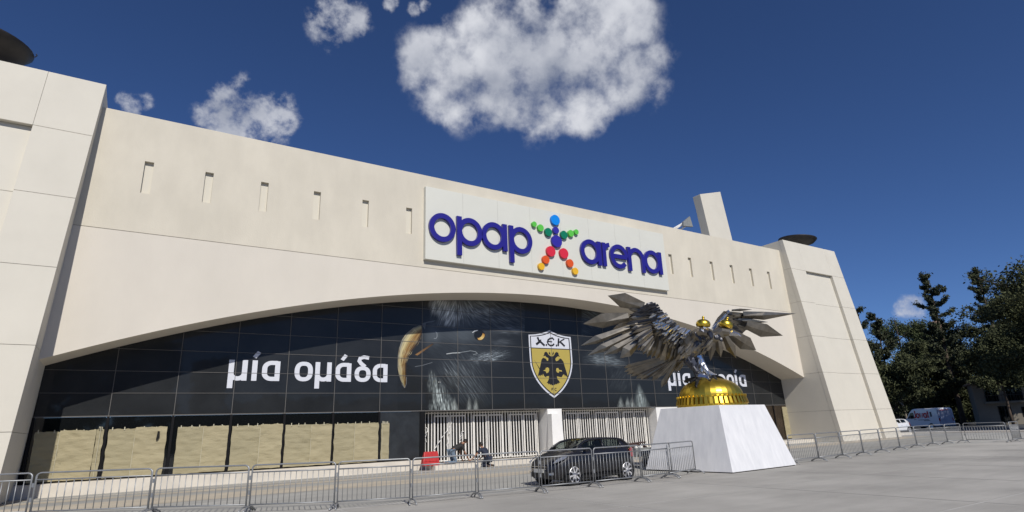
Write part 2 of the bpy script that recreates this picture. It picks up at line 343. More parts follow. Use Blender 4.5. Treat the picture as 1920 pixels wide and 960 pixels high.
# pylons: dark core with clad panels
ZP = [.0, 2.25, 5.09, 7.94, 10.75, 13.55, 16.08]
def yf(z): return 24.9+.1*z
def pylon(inner, outer, rec0, rec1, sgn):
    """inner/outer: x of the side next to the wall and the far side, as functions of z; rec0/rec1: recess sides"""
    c = MB(); e = .07; q = []
    for z in (-.1, ZP[-1]-.03):
        x0, x1 = sorted((inner(z)+sgn*e, outer(z)-sgn*e)); q.append([(x0,yf(z)+.36,z),(x1,yf(z)+.36,z),(x1,33,z),(x0,33,z)])
    c.hexa(*q); core = part('pylon', c, MAT['core'])
    core.matrix_parent_inverse = Matrix.Translation((-20.7,-29,0))
    gap = .007
    def plate(xa, xb, za, zb, back=0., th=.34):
        p = MB(); rows = []
        for z in (za+gap, zb-gap):
            x0, x1 = sorted((xa(z), xb(z))); x0 += gap*.6; x1 -= gap*.6
            rows.append([(x0,yf(z)+back,z),(x1,yf(z)+back,z),(x1,yf(z)+max(th,back+.1),z),(x0,yf(z)+max(th,back+.1),z)])
        p.hexa(*rows); sub('concrete_panel', p, MAT['panel'], core, bevel=.008)
    for i in range(6):
        za, zb = ZP[i], ZP[i+1]
        for k, (xa, xb) in enumerate(((inner, rec0), (rec0, rec1), (rec1, outer))):
            plate(xa, xb, za, zb, .24 if (k == 1 and i < 5) else 0.)
        p = MB(); rows = []                                           # flank panel
        for z in (za+gap, zb-gap):
            x0 = inner(z)+sgn*.012; x1 = x0+sgn*.055
            qd = [(x0,yf(z)+.345,z),(x1,yf(z)+.345,z),(x1,32.5,z),(x0,32.5,z)]
            rows.append(qd if sgn > 0 else [qd[1],qd[0],qd[3],qd[2]])
        p.hexa(*rows); sub('concrete_panel', p, MAT['panel'], core)
    cp = MB(); z = ZP[-1]; x0, x1 = sorted((inner(z)+sgn*.03, outer(z)-sgn*.03)); cp.box(x0, x1, yf(z)+.05, 33, z-.025, z-.015); sub('coping', cp, MAT['panel'], core)
    return core
pylon(lambda z: 44.53-.034*z, lambda z: 53.15-.088*z, lambda z: 46.5-.028*z, lambda z: 50.58-.037*z, 1)
pylon(lambda z: -3.30+.0445*z, lambda z: -11.9+.085*z, lambda z: -4.98+.03*z, lambda z: -9.1+.035*z, -1)

# glass wall: mullion grid, one pane per cell
MX = [-3.15,-.79,1.48,3.70,5.94,8.17,10.47,12.75,14.90,17.04,19.21,21.36,23.51,25.64,27.76,29.87,32.02,34.15,36.3,38.45,40.6,42.75,44.75]
MZ = [2.88,3.75,4.64,5.55,6.44,7.35,8.28,9.25]
f = MB()
for x in MX[1:-1]: f.box(x-.012, x+.012, YG-.012, YG+.12, 2.83, min(9.3, arch(x)+.15))
for z in MZ[1:-1]:
    h = math.sqrt(max(0, 66.4**2-(66.4-9.2+z)**2)) if z > 4.4 else 23.9
    f.box(20.7-h-.3, 20.7+h+.3, YG-.009, YG+.11, z-.010, z+.010)
f.box(-3.15, 44.7, YG-.016, YG+.12, 2.83, 2.875)
frame = part('glazing_frame', f, MAT['alu'])
frame.matrix_parent_inverse = Matrix.Translation((-20.7,-29,0))
rp = random.Random(3)
for i in range(len(MX)-1):
    for j in range(len(MZ)-1):
        x0, x1, za, zb = MX[i]+.012, MX[i+1]-.012, MZ[j]+.01, MZ[j+1]-.01
        if za > max(arch(x0), arch(x1), arch((x0+x1)/2) if True else 0)+.02: continue
        p = MB(); t = [rp.uniform(-.004,.004) for _ in range(3)]
        p.prism([(x0,YG+.012+t[0],za),(x1,YG+.012+t[1],za),(x1,YG+.012+t[2],zb),(x0,YG+.012+t[2]-t[1]+t[0],zb)], (0,.03,0)); sub('window_pane', p, MAT['film'], frame)
# ground storey
f = MB(); zb = .46
f.box(-3.15, 12.8, YG-.02, YG+.12, zb, zb+.05)
base_frame = part('shopfront_frame', f, MAT['black_frame']); base_frame.matrix_parent_inverse = Matrix.Translation((-20.7,-29,0))
for x in MX:
    if x < 12 or x > 40: p = MB(); p.box(x-.05, x+.05, YG-.03, YG+.12, zb if x < 12.9 else .22, 2.829); sub('post', p, MAT['black_frame'], base_frame)
p = MB(); p.box(12.66, 12.95, YG-.035, YG+.9, .2, 2.828); sub('post', p, MAT['black_frame'], base_frame)
for i in range(7):
    p = MB(); p.box(MX[i]+.06, MX[i+1]-.06, YG+.03, YG+.06, zb+.05, 2.82); sub('shop_pane', p, MAT['dark_panel' if i == 6 else 'glass'], base_frame)
for i in range(16, 22):
    xm = (MX[i]+MX[i+1])/2
    for x0, x1 in ((MX[i]+.06, xm-.03), (xm+.03, MX[i+1]-.06)):
        p = MB(); p.box(x0, x1, YG+.03, YG+.06, .25, 2.82); sub('shop_pane', p, MAT['brown_glass'], base_frame)
# plinth and entrance step
g = MB(); g.box(-3.4, 12.7, 28.35, 29.2, -.1, .445); part('plinth', g, MAT['kerb'], bevel=.015)
g = MB(); g.box(12.705, 60, 27.2, 31.5, -.1, .2); part('entrance_step', g, MAT['kerb'], bevel=.015)
g = MB(); g.box(-3.3, 45, YG+.13, YG+.2, 2.83, 9.6); g.box(-3.3, 12.6, YG+.35, YG+.42, 0, 2.8); g.box(30, 45, YG+.9, YG+1, 0, 2.8); g.box(12.9, 31, YG+1.6, YG+1.7, 0, 3.2); part('interior_back', g, MAT['dark_void'])
g = MB(); g.box(12.95, 30.2, YG+.13, YG+1.6, 2.845, 2.98); part('lintel', g, MAT['white_paint'])
# entrance gates of white slats
YS = 29.72
def gate(xa, xb):
    f = MB(); f.box(xa, xb, YS+.02, YS+.07, 2.72, 2.78); f.box(xa, xb, YS+.02, YS+.07, .26, .31); f.box(xa-.02, xb+.02, YS+.2, YS+.25, .2, 2.84)
    gt = part('entrance_gate', f, [MAT['slat']]); gt.matrix_parent_inverse = Matrix.Translation((-20.7,-29,0))
    gt.data.materials.append(MAT['dark_void'])
    for p in list(gt.data.polygons)[12:]: p.material_index = 1
    n = int((xb-xa)/.186); sl = None
    for k in range(n):
        x = xa+.09+k*.186
        if sl is None:
            p = MB(); p.box(-.030, .030, YS-.022, YS+.012, .24, 2.8); sl = sub('slat', p, MAT['slat'], gt)
        s = sl if k == 0 else sl.copy()
        if k: col.objects.link(s); s.parent = gt
        s.location.x = x
    x = xa+.75; dr = None
    while x+1.75 < xb:
        for dx in (0, .99):
            p = MB(); x0, x1 = x+dx, x+dx+.93
            p.box(x0, x0+.06, YS-.075, YS-.055, .3, 2.62); p.box(x1-.06, x1, YS-.075, YS-.055, .3, 2.62); p.box(x0+.06, x1-.06, YS-.073, YS-.055, 2.55, 2.62)
            sub('door_frame', p, MAT['slat'], gt)
        x += 2.38
gate(13.0, 20.75); gate(21.9, 29.75)
p = MB(); p.box(20.78, 21.84, 28.95, 30.2, .2, 2.84); p.hexa([(20.66,28.42,.2),(21.5,28.42,.2),(21.5,28.94,.2),(20.66,28.94,.2)], [(20.78,28.55,2.55),(21.52,28.55,2.55),(21.52,28.94,2.55),(20.78,28.94,2.55)])
part('entrance_column', p, MAT['white_paint'], bevel=.01)
p = MB(); p.box(29.78, 31.95, 28.96, 30.6, .2, 2.825); part('entrance_column', p, MAT['white_paint'], bevel=.01)
p = MB(); p.box(32, 44, 29.4, 38, 12, 15.9); p.box(-2, 30, 30, 38, 12, 15.1); part('roof', p, MAT['panel'])

# tan sheet behind the last pane, brown paper taped over the ground-floor glass
def sheet_mesh(xa, xb, za, zb, seed, yo):
    r = random.Random(seed); p = MB(); nx, nz = 22, 22
    def pt(i, j):
        u, v = i/nx, j/nz; x = xa+(xb-xa)*u; z = za+(zb-za)*v
        if i in (0, nx): x += .035*noise.noise((seed, z*3, i))
        if j == nz: z += .035*noise.noise((seed*3, x*4, 1))+.012*r.uniform(-1, 1)
        if j == 0: z += .03*noise.noise((seed*5, x*3, 2))
        d = .026*noise.noise((x*.9, z*3.4, seed))+.015*noise.noise((x*2.6, z*7, seed+5))+.030*noise.noise(((x+z)*2.8, (x-z)*.5, seed+9))
        return (x, YG-.07+d+yo, z)
    P = [[pt(i, j) for j in range(nz+1)] for i in range(nx+1)]
    for i in range(nx):
        for j in range(nz): p.poly([P[i][j], P[i+1][j], P[i+1][j+1], P[i][j+1]])
    return p
def paper(xa, xb, za, zb, label, seed, group='sheets of brown paper taped to the ground floor glass', seam=.5):
    r = random.Random(seed); p = sheet_mesh(xa, xb, za, zb, seed, 0.)
    o = p.build('paper_sheet', MAT['paper'], smooth=True); tag(o, label, 'paper', group)
    t = MB()
    for k in range(5):
        x = xa+.06+(xb-xa-.12)*(k+r.random()*.6)/5; t.box(x-.018, x+.018, YG-.095, YG-.09, zb-.05, zb+.05+.04*r.random())
    xs_ = xa+(xb-xa)*seam; t.box(xs_-.008, xs_+.008, YG-.112, YG-.109, za+.05, zb-.04)
    t.build('tape', MAT['tape'], o)
    if xb-xa > 1: sheet_mesh(xs_, xb+.012, za+.01, zb+r.uniform(-.05,.05), seed+40, -.035).build('overlap', MAT['paper_b'], o, smooth=True)
    return o
paper(-3.0, -1.12, .50, 2.30, 'wide brown paper sheet on the glass beside the left pylon, half in its shadow', 1, seam=.4)
paper(-1.09, -.86, .50, 2.36, 'narrow brown paper strip right of the half shadowed sheet', 2)
paper(-.70, 1.30, .50, 2.34, 'brown paper sheet with a torn black hole near its top right corner', 3, seam=.45)
paper(1.70, 3.62, .50, 2.36, 'brown paper sheet to the right of the bare dark glass gap', 4, seam=.5)
paper(3.78, 5.87, .50, 2.34, 'brown paper sheet below the first word of white lettering, second right of the bare gap', 5, seam=.55)
paper(6.01, 8.10, .50, 2.32, 'brown paper sheet third right of the bare dark gap, with a seam in its middle', 6, seam=.55)
paper(8.24, 10.40, .50, 2.32, 'creased brown paper sheet just left of the narrow strip by the grey panel', 7, seam=.45)
paper(10.56, 10.98, .52, 2.30, 'narrow brown paper strip beside the plain dark grey panel', 8, seam=.1)
p = MB(); p.box(43.85, 44.55, YG-.02, YG+.02, .3, 2.7); tag(p.build('cover_sheet', MAT['paper']), 'upright tan sheet against the last glass bay by the right pylon', 'sheet')
p = MB(); p.prism([(.98,YG-.16,2.22),(1.05,YG-.16,2.2),(1.07,YG-.16,1.98),(1.02,YG-.16,1.86),(.95,YG-.16,1.86)], (0,.02,0)); o = p.build('torn_hole', MAT['dark_void'])
tgt = [q for q in bpy.data.objects if q.name.startswith('paper_sheet') and 'torn black' in q['label']][0]; o.parent = tgt
# ------------------------------------------------------------------ strokes and letters
def smooth_pts(p): return p
def arc(cx, cy, rx, ry, a0, a1, n=18): return [(cx+rx*math.cos(math.radians(a0+(a1-a0)*i/n)), cy+ry*math.sin(math.radians(a0+(a1-a0)*i/n))) for i in range(n+1)]
def supell(cx, cy, rx, ry, e=2.6, a0=0, a1=360, n=32):
    o = []
    for i in range(n+1):
        a = math.radians(a0+(a1-a0)*i/n); c, s = math.cos(a), math.sin(a)
        o.append((cx+rx*math.copysign(abs(c)**(2/e), c), cy+ry*math.copysign(abs(s)**(2/e), s)))
    return o
class Glyphs:
    """flat strokes in a vertical plane: u to the right (X), v up (Z); every stroke a hair prouder than the last"""
    def __init__(s, Y, depth, ox, oz, su, sv, lean=0.): s.Y, s.d, s.ox, s.oz, s.su, s.sv, s.k, s.mb, s.lean = Y, depth, ox, oz, su, sv, 0, MB(), lean
    def P(s, u, v, y): return (s.ox+u*s.su+v*s.lean, y, s.oz+v*s.sv)
    def stroke(s, pts, w, closed=False):
        n = len(pts); s.k += 1; y = s.Y-s.k*.0022; Lp, Rp = [], []
        if closed: pts = pts[:-1] if pts[0] == pts[-1] or (abs(pts[0][0]-pts[-1][0])+abs(pts[0][1]-pts[-1][1]) < 1e-6) else pts; n = len(pts)
        for i in range(n):
            a = pts[i-1] if (i or closed) else pts[0]; b = pts[(i+1) % n] if (i < n-1 or closed) else pts[-1]
            dx, dy = b[0]-a[0], b[1]-a[1]; l = math.hypot(dx, dy) or 1; nx, ny = -dy/l*w/2, dx/l*w/2
            Lp.append((pts[i][0]+nx, pts[i][1]+ny)); Rp.append((pts[i][0]-nx, pts[i][1]-ny))
        F = [s.P(*p, y) for p in Lp]+[s.P(*p, y) for p in Rp]; B = [(p[0], s.Y+s.d, p[2]) for p in F]; V = F+B; fc = []
        for i in range(n if closed else n-1):
            j = (i+1) % n
            fc += [(i, j, n+j, n+i)[::-1], (i, 2*n+i, 2*n+j, j)[::-1], (n+i, n+j, 3*n+j, 3*n+i)[::-1]]
        if not closed: fc += [(0, n, 3*n, 2*n), (n-1, 3*n-1, 4*n-1, 2*n-1)]
        s.mb.idx(V, fc)
    def fill(s, pts):
        s.k += 1; y = s.Y-s.k*.0022; s.mb.prism([s.P(*p, y) for p in pts], (0, s.Y+s.d-y, 0))
GR = {   # letter: (advance, drawing) in units of the x-height; w = stroke
 'ο': (.88, lambda g, w: g.stroke(supell(.39,.5,.39-w/2,.5-w/2), w, True)),
 'μ': (.90, lambda g, w: (g.stroke([(w/2,1),(w/2,-.36)], w), g.stroke([(w/2,.45)]+arc(.36,.36,.36-w/2,.36-w/2,180,360,14)[1:]+[(.72-w/2,.5),(.72-w/2,1)], w), g.stroke([(.72-w/2,.4),(.72-w/2,0)], w))),
 'ι': (.36, lambda g, w: g.stroke([(w/2,1),(w/2,0)], w)),
 'ί': (.40, lambda g, w: (g.stroke([(w/2,1),(w/2,0)], w), g.stroke([(.06,1.14),(.24,1.42)], w*.82))),
 'α': (.88, lambda g, w: (g.stroke([(.72-w/2,1-w/2),(.38,1-w/2)]+arc(.38,.62,.38-w/2,.38-w/2,90,180,8)[1:]+arc(.38,.38,.38-w/2,.38-w/2,180,270,8)+[(.70-w/2,w/2)], w), g.stroke([(.72-w/2,.98),(.72-w/2,0)], w))),
 'ά': (.88, lambda g, w: (GR['α'][1](g, w), g.stroke([(.28,1.14),(.46,1.42)], w*.82))),
 'δ': (.86, lambda g, w: (g.stroke(supell(.38,.42,.38-w/2,.42-w/2,2.4), w, True), g.stroke([(.66,1.30),(.42,1.34),(.24,1.27),(.20,1.12),(.30,.98),(.48,.82)], w*.95))),
 'σ': (.92, lambda g, w: (g.stroke(supell(.38,.47,.38-w/2,.47-w/2), w, True), g.stroke([(.34,1-w/2),(.88,1-w/2)], w))),
 'τ': (.66, lambda g, w: (g.stroke([(0,1-w/2),(.62,1-w/2)], w), g.stroke([(.29,.95),(.29,.26),(.36,.11),(.56,.09)], w))),
 'ρ': (.86, lambda g, w: (g.stroke(supell(.37,.5,.37-w/2,.5-w/2), w, True), g.stroke([(w/2,.5),(w/2,-.36)], w))),
}
def greek(text, x0, x1, zbase, xh, w, lab):
    tot = sum(.45 if c == ' ' else GR[c][0] for c in text)-.16; su = (x1-x0)/tot
    root = None; u = 0
    back = MB(); back.box(x0-.01, x0-.002, YG+.002, YG+.004, zbase, zbase+.02)
    root = part('lettering', back, MAT['print_white']); root.matrix_parent_inverse = Matrix.Translation((-20.7,-29,0)); root['label'] = lab
    for c in text:
        if c == ' ': u += .45; continue
        g = Glyphs(YG+.0015, .004, x0+u*su, zbase, su, xh); GR[c][1](g, w); g.mb.build('letter', MAT['print_white'], root); u += GR[c][0]
greek('μία ομάδα', 3.40, 10.84, 4.30, .92, .205, 'white Greek words on the left half of the dark glass')
greek('μία ιστορία', 31.25, 39.85, 4.26, .90, .21, 'white Greek words on the right half of the dark glass, half hidden by the statue')

# crest on the glass: traced in its own upright plane
def crest_pt(x, y): v = on_y(980+x/6.857, 610+y/6.857, YG); return v.x, v.z
crest = None
def flat(pts, y, m, name, parent, d=.003):
    p = MB(); p.prism([(x, y, z) for x, z in reversed([crest_pt(*q) for q in pts])], (0, d, 0)); o = p.build(name, m, parent); return o
def inset(pts, k, c=(362, 480)): return [(c[0]+(x-c[0])*k, c[1]+(y-c[1])*k) for x, y in pts]
def qb(a, b, c, n=10): return [((1-t)**2*a[0]+2*t*(1-t)*b[0]+t*t*c[0], (1-t)**2*a[1]+2*t*(1-t)*b[1]+t*t*c[1]) for t in [i/n for i in range(n)]]
def shield(o):      # o: inset in pixels
    top = (346, 60+o*1.35); tl = (76+o, 120+o*.8); tr = (616-o, 150+o*.9); bot = (406, 934-o*1.5); ml = (100+o, 500); mr_ = (641-o, 480)
    return qb(top,(250,118+o),tl)+qb(tl,(84+o,330),ml)+qb(ml,(150+o,760-o),bot,16)+qb(bot,(632-o,770-o),mr_,16)+qb(mr_,(630-o,300),tr)+qb(tr,(450,135+o),top)
p = MB(); p.prism([(x, YG+.0025, z) for x, z in reversed([crest_pt(*q) for q in shield(0)])], (0,.003,0)); crest = part('crest', p, MAT['crest_white']); crest.matrix_parent_inverse = Matrix.Translation((-20.7,-29,0))
crest['label'] = 'yellow and white shield crest with a black two headed eagle'
flat(shield(17), YG-.0005, MAT['crest_black'], 'border', crest)
sh = shield(29)
def cut(pts, f): # keep f(q)>=0, clip polygon
    o = []
    for a, b in zip(pts, pts[1:]+pts[:1]):
        fa, fb = f(a), f(b)
        if fa >= 0: o.append(a)
        if fa*fb < 0: t = fa/(fa-fb); o.append((a[0]+(b[0]-a[0])*t, a[1]+(b[1]-a[1])*t))
    return o
ln = lambda q: (283+(q[0]-105)*.043)-q[1]
flat(cut(sh, ln), YG-.003, MAT['crest_white'], 'chief', crest)
flat(cut(sh, lambda q: -ln(q)-12), YG-.003, MAT['crest_yellow'], 'field', crest)
# emblem halves
emb = MB()
def ep(pts):
    global ek
    ek += 1; emb.prism([(x, YG-.005-ek*.0006, z) for x, z in reversed([crest_pt(*q) for q in pts])], (0,.003,0))
ek = 0
L_ = [(372,400),(350,392),(330,375),(316,350),(298,338),(278,352),(276,372),(264,396),(290,392),(308,412),(330,420),(328,455),(312,456),(300,430),(262,416),(242,440),(226,520),(214,570),(205,610),(192,660),(214,640),(222,658),(238,634),(250,652),(262,622),(274,650),(302,672),(304,655),(338,652),(336,690),(322,722),(308,742),(326,742),(330,760),(346,750),(352,768),(366,756),(374,772),(384,770)]
R_ = [(384,770),(396,774),(404,760),(416,770),(424,752),(440,762),(448,744),(462,752),(464,736),(482,740),(466,712),(446,690),(440,655),(470,662),(500,668),(516,640),(530,628),(544,656),(552,640),(566,662),(582,664),(566,610),(544,540),(524,470),(500,436),(480,424),(456,452),(430,462),(420,440),(424,420),(452,398),(478,404),(464,382),(458,354),(436,342),(418,352),(408,376),(392,396),(372,400)]
ep(L_); ep(R_); ep([(340,335),(354,362),(354,388),(334,360)]); ep([(396,336),(400,362),(386,390),(380,366)]); ep([(146,440),(210,540),(222,560),(212,562),(190,520)])
emb.build('eagle_emblem', MAT['crest_black'], crest)
yy = MB()
for k, c in enumerate(([(262,580),(290,572),(296,548),(318,540),(338,552),(340,582),(330,606),(304,616),(298,594)], [(432,552),(456,548),(470,574),(500,578),(506,596),(470,590),(462,612),(440,604),(428,580)])):
    yy.prism([(x, YG-.0098, z) for x, z in reversed([crest_pt(*q) for q in c])], (0,.002,0))
yy.build('emblem_gap', MAT['crest_yellow'], crest)
def cline(pts, w):
    global ck
    ck += 1; g = Glyphs(YG-.0035-ck*.0002, .002, 0, 0, 1, 1); g.mb = cl
    q = [crest_pt(*p) for p in pts]; g.stroke(q, w)
ck = 0
cl = MB(); cline([(190,152),(205,190),(282,262)], .14); cline([(232,208),(178,252),(170,240),(238,185)], .075); cl.build('letter', MAT['crest_black'], crest); cl = MB(); cline([(296,250),(312,256)], .13); cl.build('stop', MAT['crest_black'], crest)
cl = MB(); cline([(402,188),(382,164),(350,170),(326,190),(318,216),(330,244),(356,262),(386,258),(404,238)], .11); cline([(326,208),(378,212)], .08); cl.build('letter', MAT['crest_black'], crest); cl = MB(); cline([(426,258),(442,262)], .13); cl.build('stop', MAT['crest_black'], crest)
cl = MB(); cline([(462,168),(456,268)], .12); cline([(536,176),(500,196),(462,224)], .08); cline([(480,212),(510,240),(540,270)], .13); cl.build('letter', MAT['crest_black'], crest)
cl = MB(); cline([(374,806),(374,840)], .045); cline([(374,808),(394,808)], .04); cline([(374,822),(388,822)], .035); cl.build('letter', MAT['crest_black'], crest); cl = MB(); cline([(434,810),(418,808),(411,824),(418,840),(436,838)], .042)
cl.build('letter', MAT['crest_black'], crest)

# painted eagle heads on the glass
mu = MB(); mk = [0]; rr = random.Random(11)
def mp(x, y): v = on_y(700+x/3.84, 540+y/3.84, YG); return v.x, v.z
def mpoly(pts, c):
    mk[0] += 1; mu.poly([(x, YG+.0068-mk[0]*.0000055, z) for x, z in [mp(*q) for q in pts]], c=c)
def lerp(a, b, t): return tuple(x+(y-x)*t for x, y in zip(a, b))
def streak(x, y, ang, ln_, w, c):
    a = math.radians(ang); dx, dy = math.cos(a), math.sin(a); bx, by = dx*ln_*.45, dy*ln_*.45; cv = rr.uniform(-.12, .12)*ln_
    mpoly([(x, y), (x+bx-dy*w/2+dy*cv*.5, y+by+dx*w/2), (x+dx*ln_+dy*cv, y+dy*ln_-dx*cv), (x+bx+dy*w/2+dy*cv*.5, y+by-dx*w/2)][::-1], c)
def patch(n, x0, x1, y0, y1, ang, la, lb, wa, wb, ca, cb, dens=lambda u, v: 1.):
    for _ in range(n):
        u, v = rr.random(), rr.random()
        if rr.random() > dens(u, v): continue
        x, y = x0+(x1-x0)*u, y0+(y1-y0)*v; k = rr.random()**1.6
        streak(x, y, ang(u, v)+rr.uniform(-14, 14), rr.uniform(la, lb), rr.uniform(wa, wb), lerp(ca, cb, k*dens(u, v)))
D0, D1, D2 = (.026,.031,.036), (.085,.097,.108), (.34,.37,.38)
# soft feather print: a fine grid coloured by a direction field of stretched noise
def gs(x, y, cx, cy, sx, sy): return math.exp(-((x-cx)/sx)**2-((y-cy)/sy)**2)
def hair(x, y, ang, fine, long_, seed):
    lo = math.floor(ang/28)*28; f = ang/28-math.floor(ang/28)
    return (1-f)*hair1(x, y, lo, fine, long_, seed)+f*hair1(x, y, lo+28, fine, long_, seed)
def hair1(x, y, ang, fine, long_, seed):
    a = math.radians(ang); u = x*math.cos(a)+y*math.sin(a); v = -x*math.sin(a)+y*math.cos(a)
    n = .62*noise.noise((u/long_, v/fine, seed))+.38*noise.noise((u/long_*1.9, v/fine*2.1, seed+7))
    return max(0, min(1, .5+.95*n))
def sst(a, b, x): t = max(0, min(1, (x-a)/(b-a))); return t*t*(3-2*t)
def feathers(x, y, head=1):
    col = [.015,.0165,.018]
    def add(k, c):
        for i in range(3): col[i] += k*c[i]
    wob = 16*noise.noise((x/60, y/60, 3)); X, Y = x+wob, y+14*noise.noise((x/50, y/50, 9))
    # crown: two tufts above the brow, trailing back and thinning out
    m = 1.0*gs(X, Y, 480, 122, 95, 62)+1.15*gs(X, Y, 545, 215, 72, 58)+.62*gs(X, Y, 690, 150, 170, 70)+.22*gs(X, Y, 900, 210, 220, 80)+.5*gs(X, Y, 440, 165, 40, 45)
    m *= sst(392, 425, X)*sst(296, 262, Y-.05*(X-500))*(1-.9*gs(X, Y, 438, 222, 34, 40))
    ang = 112-84*sst(520, 800, x); h = hair(x, y, ang, 7.5, 70, 1)
    add(m*(.07+.85*h**2.2), (.80,.86,.88))
    add(.02*gs(X, Y, 620, 380, 300, 270)*(.4+hair(x, y, 28, 9, 90, 31)), (.8,.95,1.1))
    add(.35*gs(X, Y, 500, 100, 120, 45)*h, (.28,.22,.14))
    # band behind the eye and nape
    m = .35*gs(X, Y, 1000, 300, 120, 22)+.20*gs(X, Y, 930, 392, 60, 22)
    add(m*hair(x, y, 6, 6, 70, 2)**1.5, (.55,.62,.70))
    # cheek
    m = .9*gs(X, Y, 815, 500, 75, 26)+.55*gs(X, Y, 890, 480, 70, 34)+.35*gs(X, Y, 730, 520, 40, 18)
    add(m*hair(x, y, 168, 6, 55, 3)**2.4, (.48,.55,.60))
    # face: faint cold modelling round the beak and eye
    add(.05*gs(X, Y, 640, 330, 150, 60)+.055*gs(X, Y, 425, 330, 60, 80), (.8,.95,1.1))
    # throat and breast
    m = .42*gs(X, Y, 640, 640, 120, 110)+.30*gs(X, Y, 560, 590, 70, 60)+.25*gs(X, Y, 730, 760, 80, 90)
    add(1.35*m*hair(x, y, 56, 6, 90, 4)**2.6, (.30,.34,.36))
    w = 18+.34*(y-575); c = 405+.27*(y-575)
    m = sst(570, 640, y)*max(0, 1-abs(x-c-.2*w+8*noise.noise((y/30, x/60, 2)))/max(8, w))**.8*(.35+.65*sst(640, 800, y))
    add(m*1.7*hair(x, y, 84, 6.5, 110, 5)**2.8, (.58,.66,.65))
    for cx, wd in ((585,32),(690,26),(738,26)):
        m = max(0, 1-abs(x-cx)/(wd*sst(740, 890, y)+1e-3))*sst(770, 850, y); add(m*hair(x, y, 88, 6, 60, 6), (.34,.37,.35))
    return col
def soft(x0, x1, y0, y1, st, fn, map_):
    nx, ny = int((x1-x0)/st), int((y1-y0)/st); me = bpy.data.meshes.new('soft'); V, F, C_ = [], [], []
    for j in range(ny+1):
        for i in range(nx+1):
            x, y = x0+(x1-x0)*i/nx, y0+(y1-y0)*j/ny; v = on_y(*map_(x, y), YG); V.append((v.x, YG+.0072, v.z)); C_.append(fn(x, y))
    top = lambda v: v[2] < arch(v[0])+.25
    for j in range(ny):
        for i in range(nx):
            q = (j*(nx+1)+i, j*(nx+1)+i+1, (j+1)*(nx+1)+i+1, (j+1)*(nx+1)+i)
            if V[q[2]][2] < arch(V[q[2]][0])+.3: F.append(q)
    me.from_pydata(V, [], F); ca = me.color_attributes.new('Col', 'FLOAT_COLOR', 'POINT')
    ca.data.foreach_set('color', [k for c in C_ for k in (*c, 1)]); me.materials.append(MAT['mural'])
    o = bpy.data.objects.new('feather_print', me); col.objects.link(o); return o
soft_a = soft(175, 1090, 40, 878, 4.2, feathers, lambda x, y: (700+x/3.84, 540+y/3.84))
def feathers2(x, y):     # the twin head, mostly behind the statue
    c = [.015,.0165,.018]
    def add(k, q):
        for i in range(3): c[i] += k*q[i]
    X, Y = x+14*noise.noise((x/60, y/60, 3)), y+14*noise.noise((x/50, y/50, 9))
    add((.8*gs(X, Y, 700, 470, 90, 38)+.5*gs(X, Y, 800, 500, 80, 25))*hair(x, y, 8, 6.5, 45, 13)**2, (.45,.52,.56))
    add((.5*gs(X, Y, 640, 130, 120, 70)+.25*gs(X, Y, 520, 260, 90, 25))*hair(x, y, 24, 7, 60, 14)**2, (.34,.40,.44))
    add(.3*gs(X, Y, 860, 620, 90, 90)*hair(x, y, 118, 6, 60, 15)**3, (.3,.34,.36))
    m = max(0, 1-abs(x-1008-.13*(y-780))/(10+.34*max(0, y-660)))*sst(650, 760, y); add(m*hair(x, y, 88, 7.5, 80, 16)**1.4, (.50,.58,.57))
    for cx, wd in ((852,30),(905,26),(940,30)): add(max(0, 1-abs(x-cx)/(wd*sst(730, 850, y)+1e-3))*sst(750, 830, y)*hair(x, y, 86, 6, 60, 17), (.36,.40,.39))
    return c
soft_b = soft(545, 1110, 60, 848, 4.6, feathers2, lambda x, y: (960+x/4.175, 560+y/4.175))
# beak: lengthwise bands from pale outer ridge to shadowed inner edge
outer = [(345,265),(290,285),(240,325),(205,375),(187,430),(177,490),(175,560),(186,630),(205,685),(226,718)]
inner = [(352,330),(345,350),(338,375),(310,420),(282,455),(258,490),(240,540),(238,600),(240,660),(229,716)]
bands = [(.22,.21,.17),(.42,.37,.22),(.52,.44,.24),(.42,.33,.15),(.30,.20,.08),(.22,.12,.04),(.28,.18,.07),(.12,.07,.03),(.04,.03,.022)]
nb = len(bands)
for i in range(len(outer)-1):
    for b in range(nb):
        t0, t1 = b/nb, (b+1)/nb; c = bands[b]; fade = 1-.62*max(0, (i-4)/5)-.25*(i == 0)
        mpoly([lerp(outer[i], inner[i], t0), lerp(outer[i+1], inner[i+1], t0), lerp(outer[i+1], inner[i+1], t1), lerp(outer[i], inner[i], t1)], tuple(x*fade for x in c))
for k in range(70):
    i = rr.randrange(1, len(outer)-2); t = rr.random(); p0 = lerp(outer[i], inner[i], t); p1 = lerp(outer[i+1], inner[i+1], t)
    mpoly([p0, lerp(p0, p1, .5), p1, (lerp(p0, p1, .5)[0]+rr.uniform(2, 5), lerp(p0, p1, .5)[1])], lerp((.10,.06,.025), (.50,.42,.24), rr.random()))
mpoly([(348,255),(400,240),(450,232),(430,246),(380,252),(372,300),(352,268)], (.10,.11,.12))
for i in range(14):
    t = i/13; mpoly([lerp((300,480),(425,398),t), lerp((300,480),(425,398),min(1,t+.1)), lerp((318,486),(436,404),min(1,t+.1)), lerp((318,486),(436,404),t)], lerp((.24,.13,.05),(.04,.03,.02), t))
def thin(pts, w, c):
    for a, b in zip(pts, pts[1:]):
        l = math.hypot(b[0]-a[0], b[1]-a[1]) or 1; nx, ny = -(b[1]-a[1])/l*w/2, (b[0]-a[0])/l*w/2
        mpoly([(a[0]+nx, a[1]+ny), (b[0]+nx, b[1]+ny), (b[0]-nx, b[1]-ny), (a[0]-nx, a[1]-ny)], c)
